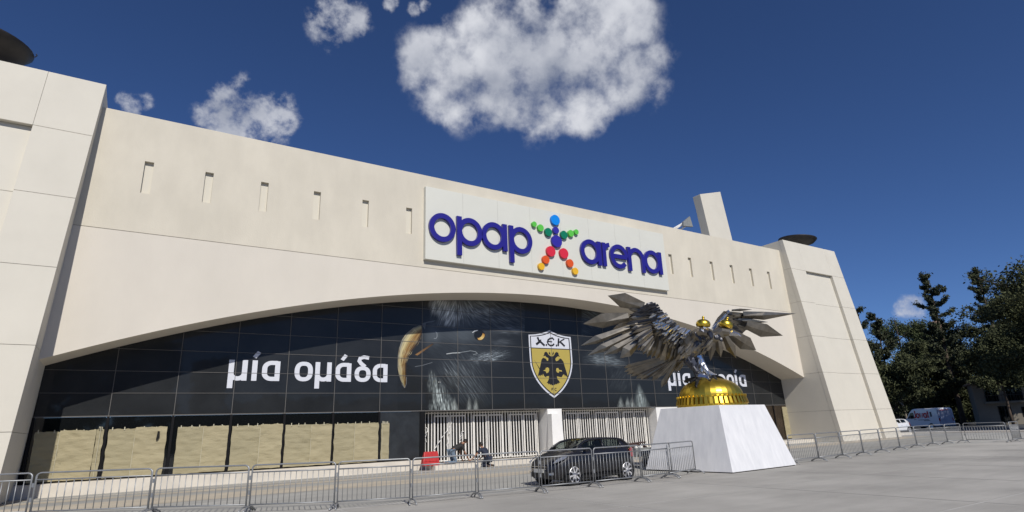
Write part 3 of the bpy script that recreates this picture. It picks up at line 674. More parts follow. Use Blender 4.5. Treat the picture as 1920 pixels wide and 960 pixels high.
thin([(436,362),(452,364),(460,348),(458,325),(448,312)], 5, (.20,.22,.24)); thin([(300,566),(350,558),(425,536)], 4, (.13,.14,.15)); thin([(240,640),(238,690),(226,720),(205,690)], 2.5, (.2,.2,.2))
thin([(526,475),(570,468),(626,466)], 6, (.38,.40,.40)); thin([(626,464),(700,452),(736,458),(750,472),(720,480)], 4, (.22,.24,.25))
# eye: amber crescent under a dark brow
mpoly(arc(765,340,40,38,0,360,24)[:-1], (.012,.013,.015))
for k in range(10):
    a0, a1 = 20+11.5*k-30, 20+11.5*(k+1)-30; q0 = arc(765,338,37,37,a0,a1,1); q1 = arc(757,330,30-3*math.sin(k/9*PI),30-2*math.sin(k/9*PI),a0,a1,1)
    mpoly([q0[0], q0[1], q1[1], q1[0]], lerp((.62,.46,.18), (.40,.20,.04), abs(k-5)/5))
thin([(714,322),(728,310),(754,304)], 6, (.45,.47,.50))
mural = part('eagle_mural', mu, MAT['mural']); mural.matrix_parent_inverse = Matrix.Translation((-20.7,-29,0)); mural['kind'] = 'stuff'
soft_a.parent = mural; soft_b.parent = mural
mural['label'] = 'eagle heads printed in pale strokes across the dark glass'

# ------------------------------------------------------------------ big sign on the upper wall
sign = thing('arena_sign', 'pale sign board with raised purple letters and a figure of coloured discs', 'sign', (20.9, 26.9, 10.43))
SI = Matrix.Translation((-20.9,-26.9,-10.43))
def sp(name, mb, m, **k): o = mb.build(name, m, sign, **k); o.matrix_parent_inverse = SI; return o
bx = [11.9, 14.15, 16.4, 18.65, 20.9, 23.15, 25.4, 27.65, 29.95]
for p0, p1 in zip(bx, bx[1:]):
    b = MB(); b.box(p0+.004, p1-.004, 26.74, 26.995, 10.43, 14.52); sp('board', b, MAT['board'])
YB = 26.735
def ltr(*ops):
    g = Glyphs(YB-.16, .16, 0, 0, 1, 1)
    for o in ops: (g.stroke(o[1], o[2], o[3] if len(o) > 3 else False))
    sp('letter', g.mb, MAT['purple'])
Z0, Z1 = 11.44, 13.06; zc = (Z0+Z1)/2; R1 = (Z1-Z0)/2; w = .285
def ring(cx, rx=.78): return ('s', arc(cx, zc, rx-w/2, R1-w/2, 0, 360, 40), w, True)
def bar(x, a, b, ww=.295): return ('s', [(x, a), (x, b)], ww)
ltr(ring(12.83)); ltr(ring(14.50), bar(13.84, 10.83, 13.06)); ltr(ring(16.02), bar(16.76, Z0, 13.06)); ltr(ring(17.86), bar(17.2, 10.83, 13.06))
ltr(ring(23.06), bar(23.8, Z0, 13.02)); ltr(bar(24.2, Z0, 13.02), ('s', [(24.2,12.3)]+arc(24.72,12.42,.52,.5,175,95,8), w))
ltr(('s', arc(25.47, zc, .78-w/2, R1-w/2, 0, 318, 40), w), ('s', [(24.85, 12.24),(26.16, 12.24)], .28))
ltr(bar(26.38, Z0-.05, 13.02), ('s', [(26.38,12.1)]+arc(26.99,12.27,.61,.62,172,0,16)+[(27.6,Z0-.06)], w)); ltr(ring(28.46), bar(29.22, Z0, 13.02))
for nm, x, z, r in (('sky_blue',20.45,13.94,.33),('navy',20.45,13.27,.22),('navy',20.46,12.57,.38),('light_green',18.86,13.41,.165),('light_green',19.31,13.25,.215),('dark_green',19.87,13.07,.26),
    ('dark_green',21.05,13.07,.26),('light_green',21.6,13.25,.215),('light_green',22.04,13.41,.165),('red',19.98,11.87,.32),('red',20.95,11.87,.32),('orange',19.57,11.3,.25),('orange',21.37,11.3,.25),('yellow',19.22,10.84,.215),('yellow',21.74,10.84,.215)):
    b = MB(); c = Matrix.Identity(4); n = 28
    b.prism([(x+r*math.cos(2*PI*i/n), YB-.16, z+r*math.sin(2*PI*i/n)) for i in range(n)], (0,.16,0)); sp('disc', b, MAT[nm])
# ------------------------------------------------------------------ marble pedestal, gold dome, steel eagle
PC = Vector((19.62, 16.02, 0)); PH = 2.31
PA = math.radians(3.9); pu, pv = Vector((math.cos(PA), math.sin(PA), 0)), Vector((-math.sin(PA), math.cos(PA), 0))
def sq(ax, ay, z): return [PC+pu*a+pv*b+Vector((0,0,z)) for a, b in ((-ax,-ay),(ax,-ay),(ax,ay),(-ax,ay))]
ped = thing('marble_pedestal', 'white veined marble pedestal with sloping sides under the golden dome', 'pedestal', PC)
def rel(o, p, loc): o.parent = p; o.matrix_parent_inverse = Matrix.Translation(-Vector(loc)); return o
b = MB(); b.hexa(sq(2.08,1.95,.03), sq(1.50,1.37,PH)); rel(b.build('body', MAT['marble'], bevel=.012), ped, PC)
b = MB(); b.hexa(sq(2.03,1.90,-.02), sq(2.03,1.90,.028)); rel(b.build('base_joint', MAT['black_frame']), ped, PC)
dome = thing('golden_dome', 'polished golden dome with a collar of upright tabs on the marble pedestal', 'dome', PC+Vector((0,0,PH)))
DC = PC+Vector((0,0,PH))
b = MB(); prof = [(1.235*math.cos(t), .41+.74*math.sin(t)) for t in [PI/2*i/18*.99 for i in range(19)]]; b.lathe(prof, DC, 36); rel(b.build('shell', MAT['gold']), dome, DC)
b = MB(); b.lathe([(1.36,0),(1.36,.05),(1.33,.06),(1.33,.09)], DC, 56); b.lathe([(1.20,.02),(1.20,.36)], DC, 56); rel(b.build('collar', MAT['gold']), dome, DC)
b = MB(); b.lathe([(1.20,.35),(1.31,.355),(1.31,.385),(1.235,.41)], DC, 56); rel(b.build('ring', MAT['gold']), dome, DC)
tab = None; NT = 46
for k in range(NT):
    a = 2*PI*k/NT
    if tab is None:
        b = MB(); b.hexa([(1.24,-.055,.09),(1.40,-.058,.09),(1.40,.058,.09),(1.24,.055,.09)], [(1.23,-.045,.35),(1.33,-.052,.35),(1.33,.052,.35),(1.23,.045,.35)])
        b.box(1.27, 1.345, -.035, .035, .352, .43); tab = b.build('tab', MAT['gold'], dome)
    t = tab if k == 0 else tab.copy()
    if k: col.objects.link(t); t.parent = dome
    t.rotation_euler.z = a

eag = thing('eagle_statue', 'faceted steel eagle with two crowned heads and spread wings gripping the golden dome', 'statue', DC+Vector((0,0,1.3)))
EO = DC+Vector((0,0,1.3))
fh = Vector((PC.x, PC.y, 0)).normalized()
def E(px, py, s):            # surveyed point of the statue, s metres behind the vertical plane through its centre
    d = ray(px, py); t = (fh.dot(PC)+s)/(fh.x*d.x+fh.y*d.y); return d*t+Vector((0,0,CAM_H))
def epart(name, mb, m, parent=None, **k):
    o = mb.build(name, m, **k)
    if parent: o.parent = parent
    else: rel(o, eag, EO)
    return o
TOV = -fh                    # towards the square in front
re_ = random.Random(5)
def feather(mb, b, t, w, nrm=None, ridge=.22, wpos=.62, twist=0., th=.02, lop=1.):
    """folded sheet-metal feather from base b to tip t"""
    b, t = Vector(b), Vector(t); ax = (t-b); L_ = ax.length; ax.normalize(); nrm = (nrm or TOV); side = ax.cross(nrm).normalized(); n = side.cross(ax).normalized()
    if twist: side, n = side*math.cos(twist)+n*math.sin(twist), n*math.cos(twist)-side*math.sin(twist)
    def S(f, o, h): return b+ax*(L_*f)+side*(o*w/2)+n*(h*w)
    top = [S(0,-.55,0), S(0,0,ridge*.8), S(0,.55,0), S(wpos,-1*lop,0), S(wpos-.08,0,ridge), S(wpos,1,0), t]
    bot = [p-n*th for p in top]
    f = [(0,3,4,1),(1,4,5,2),(3,6,4),(4,6,5)]
    fb = [tuple(7+i for i in reversed(q)) for q in f]; rim = [0,3,6,5,2,1]
    mb.idx(top+bot, [tuple(reversed(q)) for q in f]+[tuple(reversed(q)) for q in fb]+[(a, c, c+7, a+7) for a, c in zip(rim, rim[1:]+rim[:1])])
def one(name, m, *a, **k):
    p = MB(); feather(p, *a, **k); return epart(name, p, m)
K = .0216                    # metres per pixel of the survey at the statue
# ---- wing at the photograph's left
LE = [(1225,567),(1236,577),(1250,591),(1264,606),(1278,616),(1296,622)]
def poly_at(P, u):
    x = u*(len(P)-1); i = min(int(x), len(P)-2); return lerp(P[i], P[i+1], x-i)
def wing_pt(u, v):
    l = poly_at(LE, u); d = lerp((-62,42), (-22,62), min(1, u*1.5)) if u < .67 else lerp((-22,62), (-12,52), (u-.67)/.33)
    return E(l[0]+d[0]*v, l[1]+d[1]*v, -1.55+1.3*u+1.05*v)
P = MB()
for i in range(8):
    for j in range(4):
        q = [wing_pt(i/8, .03+j/4*.92), wing_pt((i+1)/8, .03+j/4*.92), wing_pt((i+1)/8, .03+(j+1)/4*.92), wing_pt(i/8, .03+(j+1)/4*.92)]; P.prism([p+fh*.06 for p in q], fh*.05)
epart('wing', P, MAT['steel_dark'])
DOWN = (TOV+Vector((0,0,-.6))).normalized()
for b, t, w, s0, s1, r in (((1207,575),(1139.5,554.5),31,-1.35,-1.7,.20),((1178,594),(1093.5,607.5),30,-1.2,-1.75,.22),((1188,611),(1089.5,648),17,-1.0,-1.5,.3),((1192,622),(1102.5,666),16,-.9,-1.35,.3),
        ((1196,630),(1134,665),19,-.8,-1.1,.3),((1205,632),(1162.5,671.5),23,-.75,-.95,.28)):
    one('flight_feather', MAT['steel'], E(*b, s0), E(*t, s1), w*K, DOWN, r, .58 if w > 25 else .7)
for k, (tx, ty) in enumerate([(1183,653),(1196,658),(1206,665),(1214,670),(1222,671),(1230,674),(1238,676),(1246,677),(1255,677),(1263,674)]):
    u = .15+k/10*.75; b = wing_pt(u, .45)
    one('flight_feather', MAT['steel'], b, E(tx, ty, -.55+.09*k), 15*K, DOWN, .3, .8, twist=re_.uniform(-.35,.35))
for row, (v, ln_, w, n) in enumerate(((.72,.40,7,24),(.60,.38,6.5,25),(.47,.36,6,26),(.34,.33,6,27),(.22,.30,5.5,28),(.11,.26,5.5,29),(.0,.22,5,29))):
    for k in range(n):
        u = (k+.5+re_.uniform(-.2,.2))/n; b = wing_pt(u, v+.03*re_.uniform(-1,1)); t = wing_pt(max(0, u-.07), v+ln_*re_.uniform(.8,1.25)); off = TOV*(.03+.012*row*3+re_.uniform(0,.05))
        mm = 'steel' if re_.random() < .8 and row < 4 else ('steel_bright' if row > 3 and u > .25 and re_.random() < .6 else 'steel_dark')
        p = MB(); feather(p, b+off, t+off*1.6, w*K*re_.uniform(.9,1.2), DOWN, .25, .78, twist=re_.uniform(-.38,.38)); epart('covert_feather', p, MAT[mm])
for k in range(20):          # greater coverts laid over the roots of the long feathers
    t = k/19; bx0, by0 = lerp((1216,580), (1226,640), t); a = math.radians(lerp((196,0), (118,0), t)[0]+re_.uniform(-5,5)); ln2 = re_.uniform(36,58)*(1-.25*t)
    one('flight_feather', MAT['steel_dark' if k % 3 == 0 else 'steel'], E(bx0, by0, -1.25+.5*t), E(bx0+ln2*math.cos(a), by0+ln2*math.sin(a)*(1 if t > .1 else .6), -1.45+.6*t), re_.uniform(7,10)*K, DOWN, .3, .72, twist=re_.uniform(-.4,.4))
# ---- wing at the photograph's right, swept away from the square
LR = [(1336,612),(1343,598),(1357,584),(1376,584),(1402,588)]
P = MB()
for poly, s in (([(1336,612),(1345,596),(1357,583),(1380,585),(1420,590),(1408,600),(1412,606),(1392,625),(1360,640),(1340,640)], None),):
    pts = [E(x, y, .25+(x-1336)*.018+(y-600)*.012) for x, y in poly]; P.prism(pts, fh*.08)
epart('wing', P, MAT['steel'])
for b, t, w, s0, s1, wp, lop in (((1392,590),(1492,588),25,1.0,2.3,.42,.4),((1372,582),(1410,580.5),6,.8,1.6,.4,1),((1398,608),(1468,629.5),33,1.2,2.0,.5,.8),((1366,622),(1418,657),32,1.0,1.6,.62,.9),
        ((1358,628),(1380.5,672),19,.9,1.3,.55,1),((1345,630),(1351.5,670),17,.75,1.0,.55,1),((1336,632),(1332,677),16,.6,.8,.5,1),((1322,634),(1320,668),13,.5,.6,.5,1),((1385,600),(1440,604),14,1.1,1.7,.4,.6)):
    one('flight_feather', MAT['steel'], E(*b, s0), E(*t, s1), w*K, DOWN, .2, wp, lop=lop)
for k in range(26):
    x = re_.uniform(1346, 1400); y = 586+re_.uniform(0, 34)*(1 if x < 1385 else .5); L2 = re_.uniform(14, 24)
    p = MB(); feather(p, E(x, y, .2+(x-1336)*.018+(y-600)*.012), E(x+L2, y+L2*.35*(y-585)/20, .2+(x+L2-1336)*.018+(y-600)*.012), re_.uniform(5,8)*K, DOWN, .25, .7, twist=re_.uniform(-.5,.5)); epart('covert_feather', p, MAT['steel_dark' if re_.random() < .4 else 'steel'])
for k in range(12):
    t = k/11; x, y = lerp((1338,610), (1362,583), t); p = MB(); feather(p, E(x+5, y-1, .1+t*.5), E(x-5, y+9, .2+t*.5), 10*K, TOV+Vector((0,0,.9)), .15, .7, twist=re_.uniform(-.3,.3)); epart('covert_feather', p, MAT['steel_bright'])
# ---- tail
for k, (tx, ty, bx_, by_) in enumerate([(1170,690,1240,675),(1171,697,1244,676),(1175,702,1248,677),(1182,706,1250,678),(1192,710,1254,678),(1201,712,1257,678),(1211,708,1260,678),(1222,714,1264,678),(1232,707,1268,678),(1241,700,1272,677),(1240,726,1262,680),(1254,698,1276,676),(1267,697,1280,676)]):
    one('tail_feather', MAT['steel'], E(bx_+8, by_-6, .25), E(tx, ty, .9-.02*k), 11*K, DOWN, .3, .85, twist=re_.uniform(-.3,.3))
# ---- trunk: lofted and clad with plates
P = MB()
def loft(mb, secs, seg=10, jit=0.):
    base = len(mb.v); ref = None
    for i, (c, r, s) in enumerate(secs):
        d = (secs[min(i+1,len(secs)-1)][0]-secs[max(i-1,0)][0]).normalized(); up = Vector((0,0,1)); sd_ = d.cross(up).normalized(); u2 = sd_.cross(d).normalized()
        for k in range(seg):
            a = 2*PI*k/seg; j = 1+re_.uniform(-jit, jit); mb.v.append(tuple(c+(sd_*math.cos(a)*r+u2*math.sin(a)*s)*j))
    for i in range(len(secs)-1):
        for k in range(seg): k2 = (k+1) % seg; mb.f.append((base+i*seg+k, base+i*seg+k2, base+(i+1)*seg+k2, base+(i+1)*seg+k)); mb.mi.append(0); mb.c.append(None)
    for f in (tuple(base+k for k in reversed(range(seg))), tuple(base+(len(secs)-1)*seg+k for k in range(seg))): mb.f.append(f); mb.mi.append(0); mb.c.append(None)
loft(P, [(E(1268,676,.3),.12,.10),(E(1282,662,.15),.38,.34),(E(1297,648,.0),.52,.46),(E(1310,636,-.1),.50,.42),(E(1322,628,-.2),.36,.32),(E(1333,624,-.3),.2,.2)], 12, .06)
trunk = epart('body', P, MAT['steel'])
for k in range(70):
    t = re_.random(); c = lerp((1276,664), (1322,630), t); a = re_.uniform(-1, 1); x = c[0]+a*15*(.55+t*.3)+4; y = c[1]+a*17*(.7)+3; s = -.05-.48*math.sqrt(max(0, 1-a*a))
    p = MB(); feather(p, E(x+5, y-6, s), E(x-8, y+9, s-.04), re_.uniform(6,9)*K, DOWN, .25, .7, twist=re_.uniform(-.6,.6)); epart('breast_plate', p, MAT['steel' if re_.random() < .75 else 'steel_dark'])
# ---- two necks and heads with crowns
def head(path, r0, beak, beakm, crown, cs, tilt):
    P = MB(); loft(P, [(E(*q), r0*f, r0*f*.9) for q, f in zip(path, (1.15,1.05,.95,.62))], 9, .05); h = epart('head', P, MAT['steel'])
    b = MB(); pts = [E(*q) for q in beak]; rs = [.12,.10,.06,.012]; b.tube(pts, rs, 6); bk = b.build('beak', MAT[beakm], h)
    c = MB(); cc = E(*crown); c.lathe([(cs*.92,-.10),(cs,.0),(cs*.97,.10),(cs*.80,.20),(cs*.5,.27),(cs*.16,.30),(cs*.16,.35),(cs*.22,.38),(cs*.12,.44),(.005,.47)], (0,0,0), 20, sx=1, sy=1)
    k = c.build('crown', MAT['gold'], h, smooth=True); k.location = cc; k.rotation_euler = tilt; k.scale.z = .78
    for i in range(7):
        x, y, s = path[1]; p = MB(); x += re_.uniform(-7,7); y += re_.uniform(-2,8); feather(p, E(x-3, y-5, s-r0*.9), E(x+4, y+6, s-r0*1.0), 6*K, DOWN, .2, .7, twist=re_.uniform(-.5,.5)); p.build('plate', MAT['steel_dark'], h)
    return h
head([(1306,636,-.25),(1312,626,-.5),(1320,621,-.75),(1331,625,-1.0)], .27, [(1327,622,-.95),(1332,626,-1.1),(1334,633,-1.15),(1331,639,-1.1)], 'steel_dark', (1318.5,609,-.7), .285, (.12,.05,0))
head([(1330,634,-.1),(1345,628,-.15),(1357,622,-.2),(1370,623,-.3)], .25, [(1362,624,-.25),(1374,625,-.35),(1384,627,-.42),(1390,631,-.42)], 'steel_bright', (1361,610,-.2), .27, (.1,.34,-.6))
for q in ((1322,617,-1.0),(1326,613,-.95)):
    p = MB(); feather(p, E(q[0]-7, q[1], q[2]), E(q[0]+4, q[1]+5, q[2]), 8*K, TOV+Vector((0,0,.8)), .15); epart('face_plate', p, MAT['steel_bright'])
# ---- legs
def leg(path, rad, m, toes):
    P = MB(); P.tube([E(*q) for q in path], rad, 8); l = epart('leg', P, MAT[m])
    for _ in range(9):
        i = re_.randrange(0, 2); t = re_.random(); a, b = path[i], path[i+1]; x, y, s = (lerp(a, b, t)); p = MB()
        feather(p, E(x+re_.uniform(-5,5), y-5, s-.26), E(x+re_.uniform(-3,6), y+9, s-.24), 6*K, TOV, .25, .7, twist=re_.uniform(-.4,.4)); p.build('leg_plate', MAT['steel_dark' if m == 'steel_dark' else 'steel_bright'], l)
    for tp in toes:
        p = MB(); p.tube([E(*q) for q in tp], [.085,.075,.05,.01][:len(tp)], 6); p.build('talon', [MAT['claw']], l)
leg([(1286,660,-.2),(1294,678,-.3),(1305,694,-.35),(1310,712,-.4)], [.27,.24,.13,.10], 'steel_dark', [[(1310,709,-.42),(1300,714,-.55),(1294,718,-.6)],[(1310,710,-.42),(1307,718,-.85),(1305,724,-1.0),(1307,727,-1.05)],[(1310,709,-.42),(1288,713,-.2),(1284,716,-.1)]])
leg([(1306,668,.1),(1314,684,.1),(1326,698,.0),(1340,706,-.1)], [.24,.20,.12,.10], 'steel_bright', [[(1340,705,-.1),(1352,709,-.2),(1360,714,-.3)],[(1338,706,-.15),(1342,712,-.55),(1346,718,-.8)],[(1336,706,-.1),(1330,713,-.7),(1333,722,-.95)]])
P = MB(); P.tube([E(1306,696,-.35),E(1312,706,-.5),E(1326,708,-.6),E(1330,712,-.75)], [.10,.15,.12,.05], 7); epart('foot', P, MAT['steel_bright'])
# ------------------------------------------------------------------ crowd barriers
BL = 2.10
def make_barrier():
    root = thing('crowd_barrier', '', 'barrier'); R_, H_ = .0195, 1.10
    def arcp(cx, cz, a0, a1): return [(cx+.09*math.cos(math.radians(a0+(a1-a0)*i/4)), 0, cz+.09*math.sin(math.radians(a0+(a1-a0)*i/4))) for i in range(5)]
    a, b = .04, BL-.04
    m = MB(); m.tube([(a,0,.11)]+arcp(a+.09, H_-.09, 180, 90)+arcp(b-.09, H_-.09, 90, 0)+[(b,0,.11)], R_, 6); m.build('frame', MAT['galv'], root, smooth=True)
    for z in (.93, .17): m = MB(); m.tube([(a+.01,0,z),(b-.01,0,z)], R_*.9, 6); m.build('rail', MAT['galv'], root, smooth=True)
    m = MB(); m.tube([(0,0,.17),(0,0,.93)], .0085, 5); bar0 = m.build('bar', MAT['galv'], root, smooth=True); n = 14
    for k in range(n):
        o = bar0 if k == 0 else bar0.copy()
        if k: col.objects.link(o); o.parent = root
        o.location = (a+(b-a)*(k+1)/(n+1), 0, 0)
    m = MB(); m.tube([(0,-.33,.012),(0,-.27,.055),(0,-.15,.115),(0,0,.125),(0,.15,.115),(0,.27,.055),(0,.33,.012)], .021, 6); f0 = m.build('foot', MAT['galv'], root, smooth=True); f0.location = (a, 0, 0)
    f1 = f0.copy(); col.objects.link(f1); f1.parent = root; f1.location = (b, 0, 0)
    for z in (.45, .8): m = MB(); m.box(a-.055, a-.015, -.012, .012, z-.05, z+.05); m.build('hook', MAT['galv'], root)
    return root
proto = make_barrier(); used = False
def barrier(p, q, label, group):
    global used
    o = proto if not used else copy_tree(proto); used = True
    d = Vector((q[0]-p[0], q[1]-p[1])); o.location = (p[0], p[1], 0); o.rotation_euler.z = math.atan2(d.y, d.x); o.scale.x = d.length/BL
    o['label'] = label; o['group'] = group
LP = [(-6.9,22.9),(-4.4,21.6),(-1.95,20.3),(.68,18.5),(2.72,16.8),(4.55,15.55),(6.26,14.85),(8.10,14.72),(9.98,14.42),(11.83,14.28),(13.80,14.32),(15.42,14.55)]
nm = ['steel crowd barrier at the far left, cut by the edge of the photograph','steel crowd barrier before the left pylon foot, second from the left edge','steel crowd barrier before the torn paper sheet, third from the left edge','steel crowd barrier fourth from the left edge, before the bare dark glass gap',
  'steel crowd barrier fifth from the left edge, before plain brown paper','steel crowd barrier sixth from the left, in front of the dark grey panel','steel crowd barrier in front of the red plastic block and the worker in jeans','steel crowd barrier between the worker in navy and the parked car',
  'steel crowd barrier across the front wheel of the dark car','steel crowd barrier across the rear doors and rear wheel of the dark car','steel crowd barrier just behind the dark car, before the loaded trailer']
for k in range(11): barrier(LP[k], LP[k+1], nm[k], 'crowd barriers left of the pedestal')
barrier((15.12,14.42), (17.10,15.02), 'steel crowd barrier standing askew against the left face of the marble pedestal', 'crowd barriers left of the pedestal')
RP = [(22.35,14.78),(24.38,14.82),(26.55,15.02),(28.75,15.27),(31.1,15.62),(33.6,15.95),(36.1,16.25),(38.3,16.4),(40.3,16.47),(42.2,16.4)]
ordn = ['nearest the pedestal','second to the right of the pedestal','third to the right of the pedestal','fourth to the right of the pedestal','fifth to the right of the pedestal','sixth to the right of the pedestal, before the white car','seventh right of the pedestal, before the van front','eighth right of the pedestal, before the middle of the van','ninth right of the pedestal, just before the row turns']
for k in range(9): barrier(RP[k], RP[k+1], 'steel crowd barrier, '+ordn[k], 'crowd barriers right of the pedestal')
barrier((42.25,16.3), (42.38,14.2), 'steel crowd barrier set broadside at the turn of the right row', 'crowd barriers right of the pedestal')
barrier((42.5,14.1), (44.5,14.32), 'steel crowd barrier seen end on, last at the far right', 'crowd barriers right of the pedestal')

# ------------------------------------------------------------------ cars
def interp(tab, x):
    for a, b in zip(tab, tab[1:]):
        if a[0] <= x <= b[0]:
            t = (x-a[0])/(b[0]-a[0]); return [p+(q-p)*t for p, q in zip(a[1:], b[1:])]
    return list(tab[-1][1:]) if x > tab[-1][0] else list(tab[0][1:])
def make_car(label, paint, loc, rz, plate=True):
    """hatchback, nose at x=0, tail at x=3.96, its left flank at -y"""
    root = thing('parked_car', label, 'car', loc, rz); P_ = MAT[paint]; Lc = 3.96
    # x, z bottom, z top, half width
    T = [(0,.30,.56,.34),(.05,.24,.64,.50),(.18,.20,.73,.66),(.45,.19,.82,.79),(.80,.19,.94,.845),(1.10,.19,1.00,.855),(1.8,.19,1.01,.865),(2.8,.19,1.04,.865),(3.4,.20,1.06,.85),(3.75,.24,1.06,.79),(3.90,.28,1.00,.72),(3.96,.34,.85,.62)]
    b = MB(); xs_ = [0,.05,.11,.18,.3,.45,.62,.80,.95,1.1,1.4,1.8,2.3,2.8,3.1,3.4,3.6,3.75,3.84,3.90,3.96]; rings = []
    for x in xs_:
        zb, zt, hw = interp(T, x); half = [(0,zb),(hw*.82,zb),(hw*.95,zb+.06),(hw,zb+(zt-zb)*.32),(hw*.985,zb+(zt-zb)*.58),(hw*.975,zb+(zt-zb)*.78),(hw*.93,zt-.035),(hw*.84,zt+.0),(hw*.5,zt+.035*(x < 1.2)),(0,zt+.045*(x < 1.2))]
        rings.append([(x, y, z) for y, z in half]+[(x, -y, z) for y, z in half[-2:0:-1]])
    n = len(rings[0]); V = [p for r in rings for p in r]; F = [(i*n+k, i*n+(k+1) % n, (i+1)*n+(k+1) % n, (i+1)*n+k) for i in range(len(rings)-1) for k in range(n)]+[tuple(range(n)), tuple(range(len(V)-1, len(V)-1-n, -1))]
    b.idx(V, F); b.build('body', P_, root, smooth=True)
    # cabin: x, z roof, half width at roof ; belt follows body
    C = [(.98,1.0,.70),(1.25,1.19,.66),(1.55,1.32,.62),(1.85,1.37,.585),(2.3,1.39,.575),(2.8,1.39,.57),(3.2,1.37,.565),(3.5,1.325,.56),(3.66,1.26,.58),(3.86,1.04,.66)]
    def cab(x, t):   # t 0 belt .. 1 roof edge
        zr, hr = interp(C, x); zb, zt, hw = interp(T, x); h0 = hw*.885; z0 = min(zt-.02, zr-.01); return (h0+(hr-h0)*t, z0+(zr-.05-z0)*t if zr-.05 > z0 else z0)
    xc = [.98,1.1,1.25,1.4,1.55,1.7,1.85,2.05,2.3,2.55,2.8,3.0,3.2,3.35,3.5,3.66,3.76,3.86]
    roof = MB(); gls = {-1: MB(), 1: MB()}; ws = MB(); rw = MB(); pil = MB()
    def side(x, t, s): y, z = cab(x, t); return (x, s*y, z)
    def top(x, f): zr, hr = interp(C, x); return (x, f*hr, zr-.05*abs(f)**3)
    for x0, x1 in zip(xc, xc[1:]):
        tgt = ws if x1 <= 1.86 else rw if x0 >= 3.49 else roof
        fs = [-1,-.75,-.4,0,.4,.75,1]
        for f0, f1 in zip(fs, fs[1:]): tgt.poly([top(x0,f0), top(x0,f1), top(x1,f1), top(x1,f0)])
        for s in (-1, 1):
            win = 1.30 < x0 and x1 <= 3.36; q = [side(x0,0,s), side(x1,0,s), (x1, s*interp(C,x1)[1], top(x1,1)[2]), (x0, s*interp(C,x0)[1], top(x0,1)[2])]
            (gls[s] if win else pil).poly(q)
    roof.build('roof', P_, root, smooth=True); ws.build('windscreen', MAT['car_glass'], root, smooth=True); rw.build('rear_window', MAT['car_glass'], root, smooth=True)
    [q.build('side_window', MAT['car_glass'], root, smooth=True) for q in gls.values()]; pil.build('pillar', P_, root, smooth=True)
    pp = MB()
    for s in (-1, 1):
        def edge(x): zr, hr = interp(C, x); return Vector((x, s*(hr+.012), zr-.045))
        pp.tube([edge(x) for x in (1.0,1.25,1.55,1.85,2.3,2.8,3.2,3.5,3.8)], [.03,.035,.04,.042,.035,.035,.035,.04,.05], 6)
        for x, w in ((2.38,.045),(3.28,.05)):
            a = Vector(side(x-.02,0,s)); c = edge(x+.05); a.y += s*.012; pp.tube([a, c], w, 5)
        pp.tube([Vector(side(x,0,s))+Vector((0,s*.008,0)) for x in (1.15,1.6,2.2,2.8,3.4)], .018, 5)
    pp.build('pillar', P_ if paint != 'car_paint' else MAT['car_paint'], root, smooth=True)
    for x in (.83, 3.37):
        for s in (-1, 1):
            w = MB(); c = (x, s*.80, .315); rim = []
            def cyl(mb, r, y0, y1, n=24, c=c, s=s): mb.prism([(c[0]+r*math.cos(2*PI*i/n), c[1]+s*y0, c[2]+r*math.sin(2*PI*i/n)) for i in range(n)], (0, s*(y1-y0), 0))
            a = MB(); cyl(a, .375, -.1, .068); a.build('wheel_arch', MAT['plastic'], root)
            cyl(w, .312, -.12, .078); wo = w.build('wheel', MAT['tyre'], root)
            r = MB(); cyl(r, .24, .05, .081); r.build('rim_shadow', MAT['plastic'], wo)
            r = MB()
            for k in range(8):
                t = 2*PI*k/8+.2; d = Vector((math.cos(t), 0, math.sin(t))); nrm = Vector((-d.z, 0, d.x)); cc = Vector((c[0], c[1]+s*.083, c[2]))
                r.prism([cc+d*.03-nrm*.028, cc+d*.235-nrm*.022, cc+d*.235+nrm*.022, cc+d*.03+nrm*.028], (0, s*.014, 0))
            pts = [(c[0]+.235*math.cos(2*PI*i/24), c[1]+s*.085, c[2]+.235*math.sin(2*PI*i/24)) for i in range(24)]; r.tube(pts, .013, 5, closed=True); cyl(r, .05, .083, .105, 12)
            r.build('rim', MAT['alloy'], wo)
    for s in (-1, 1):
        h = MB(); h.idx([(.10,s*.60,.66),(.16,s*.735,.70),(.42,s*.815,.80),(.62,s*.825,.885),(.50,s*.74,.88),(.26,s*.64,.79)], [(0,1,2,3,4,5)]); h.prism([(.10,s*.62,.665),(.17,s*.755,.70),(.42,s*.822,.775),(.60,s*.838,.855),(.46,s*.765,.845),(.24,s*.67,.765)], (-.012,s*.012,.012)); h.build('headlight', MAT['lamp'], root)
        t = MB(); t.prism([(3.70,s*.81,.72),(3.88,s*.735,.72),(3.90,s*.70,.98),(3.76,s*.775,1.02),(3.60,s*.832,.95)], (.015,s*.015,0)); t.build('tail_light', MAT['tail_red'], root)
        mi = MB(); mi.hexa([(1.32,s*.86,.98),(1.44,s*.86,.98),(1.44,s*1.0,.99),(1.32,s*.98,.99)], [(1.33,s*.87,1.09),(1.43,s*.87,1.09),(1.43,s*1.0,1.11),(1.34,s*.98,1.10)]); mi.build('mirror', P_, root, bevel=.02)
        for x in (2.18, 2.98):
            dh = MB(); dh.box(x, x+.16, s*.873-.012, s*.873+.012, .80, .825); dh.build('door_handle', P_, root)
        sk = MB(); sk.prism([(1.2,s*.845,.20),(3.0,s*.845,.20),(3.0,s*.868,.30),(1.2,s*.868,.30)], (0,s*.012,0)); sk.build('sill', MAT['plastic'], root)
        fl = MB(); fl.prism([(.045,s*.50,.34),(.10,s*.64,.34),(.10,s*.64,.42),(.05,s*.50,.40)], (-.03,0,0)); fl.build('fog_lamp', MAT['lamp'], root)
    gr = MB(); gr.box(-.012, .05, -.42, .42, .50, .60); gr.box(-.016, .05, -.46, .46, .27, .40); gr.build('grille', MAT['plastic'], root)
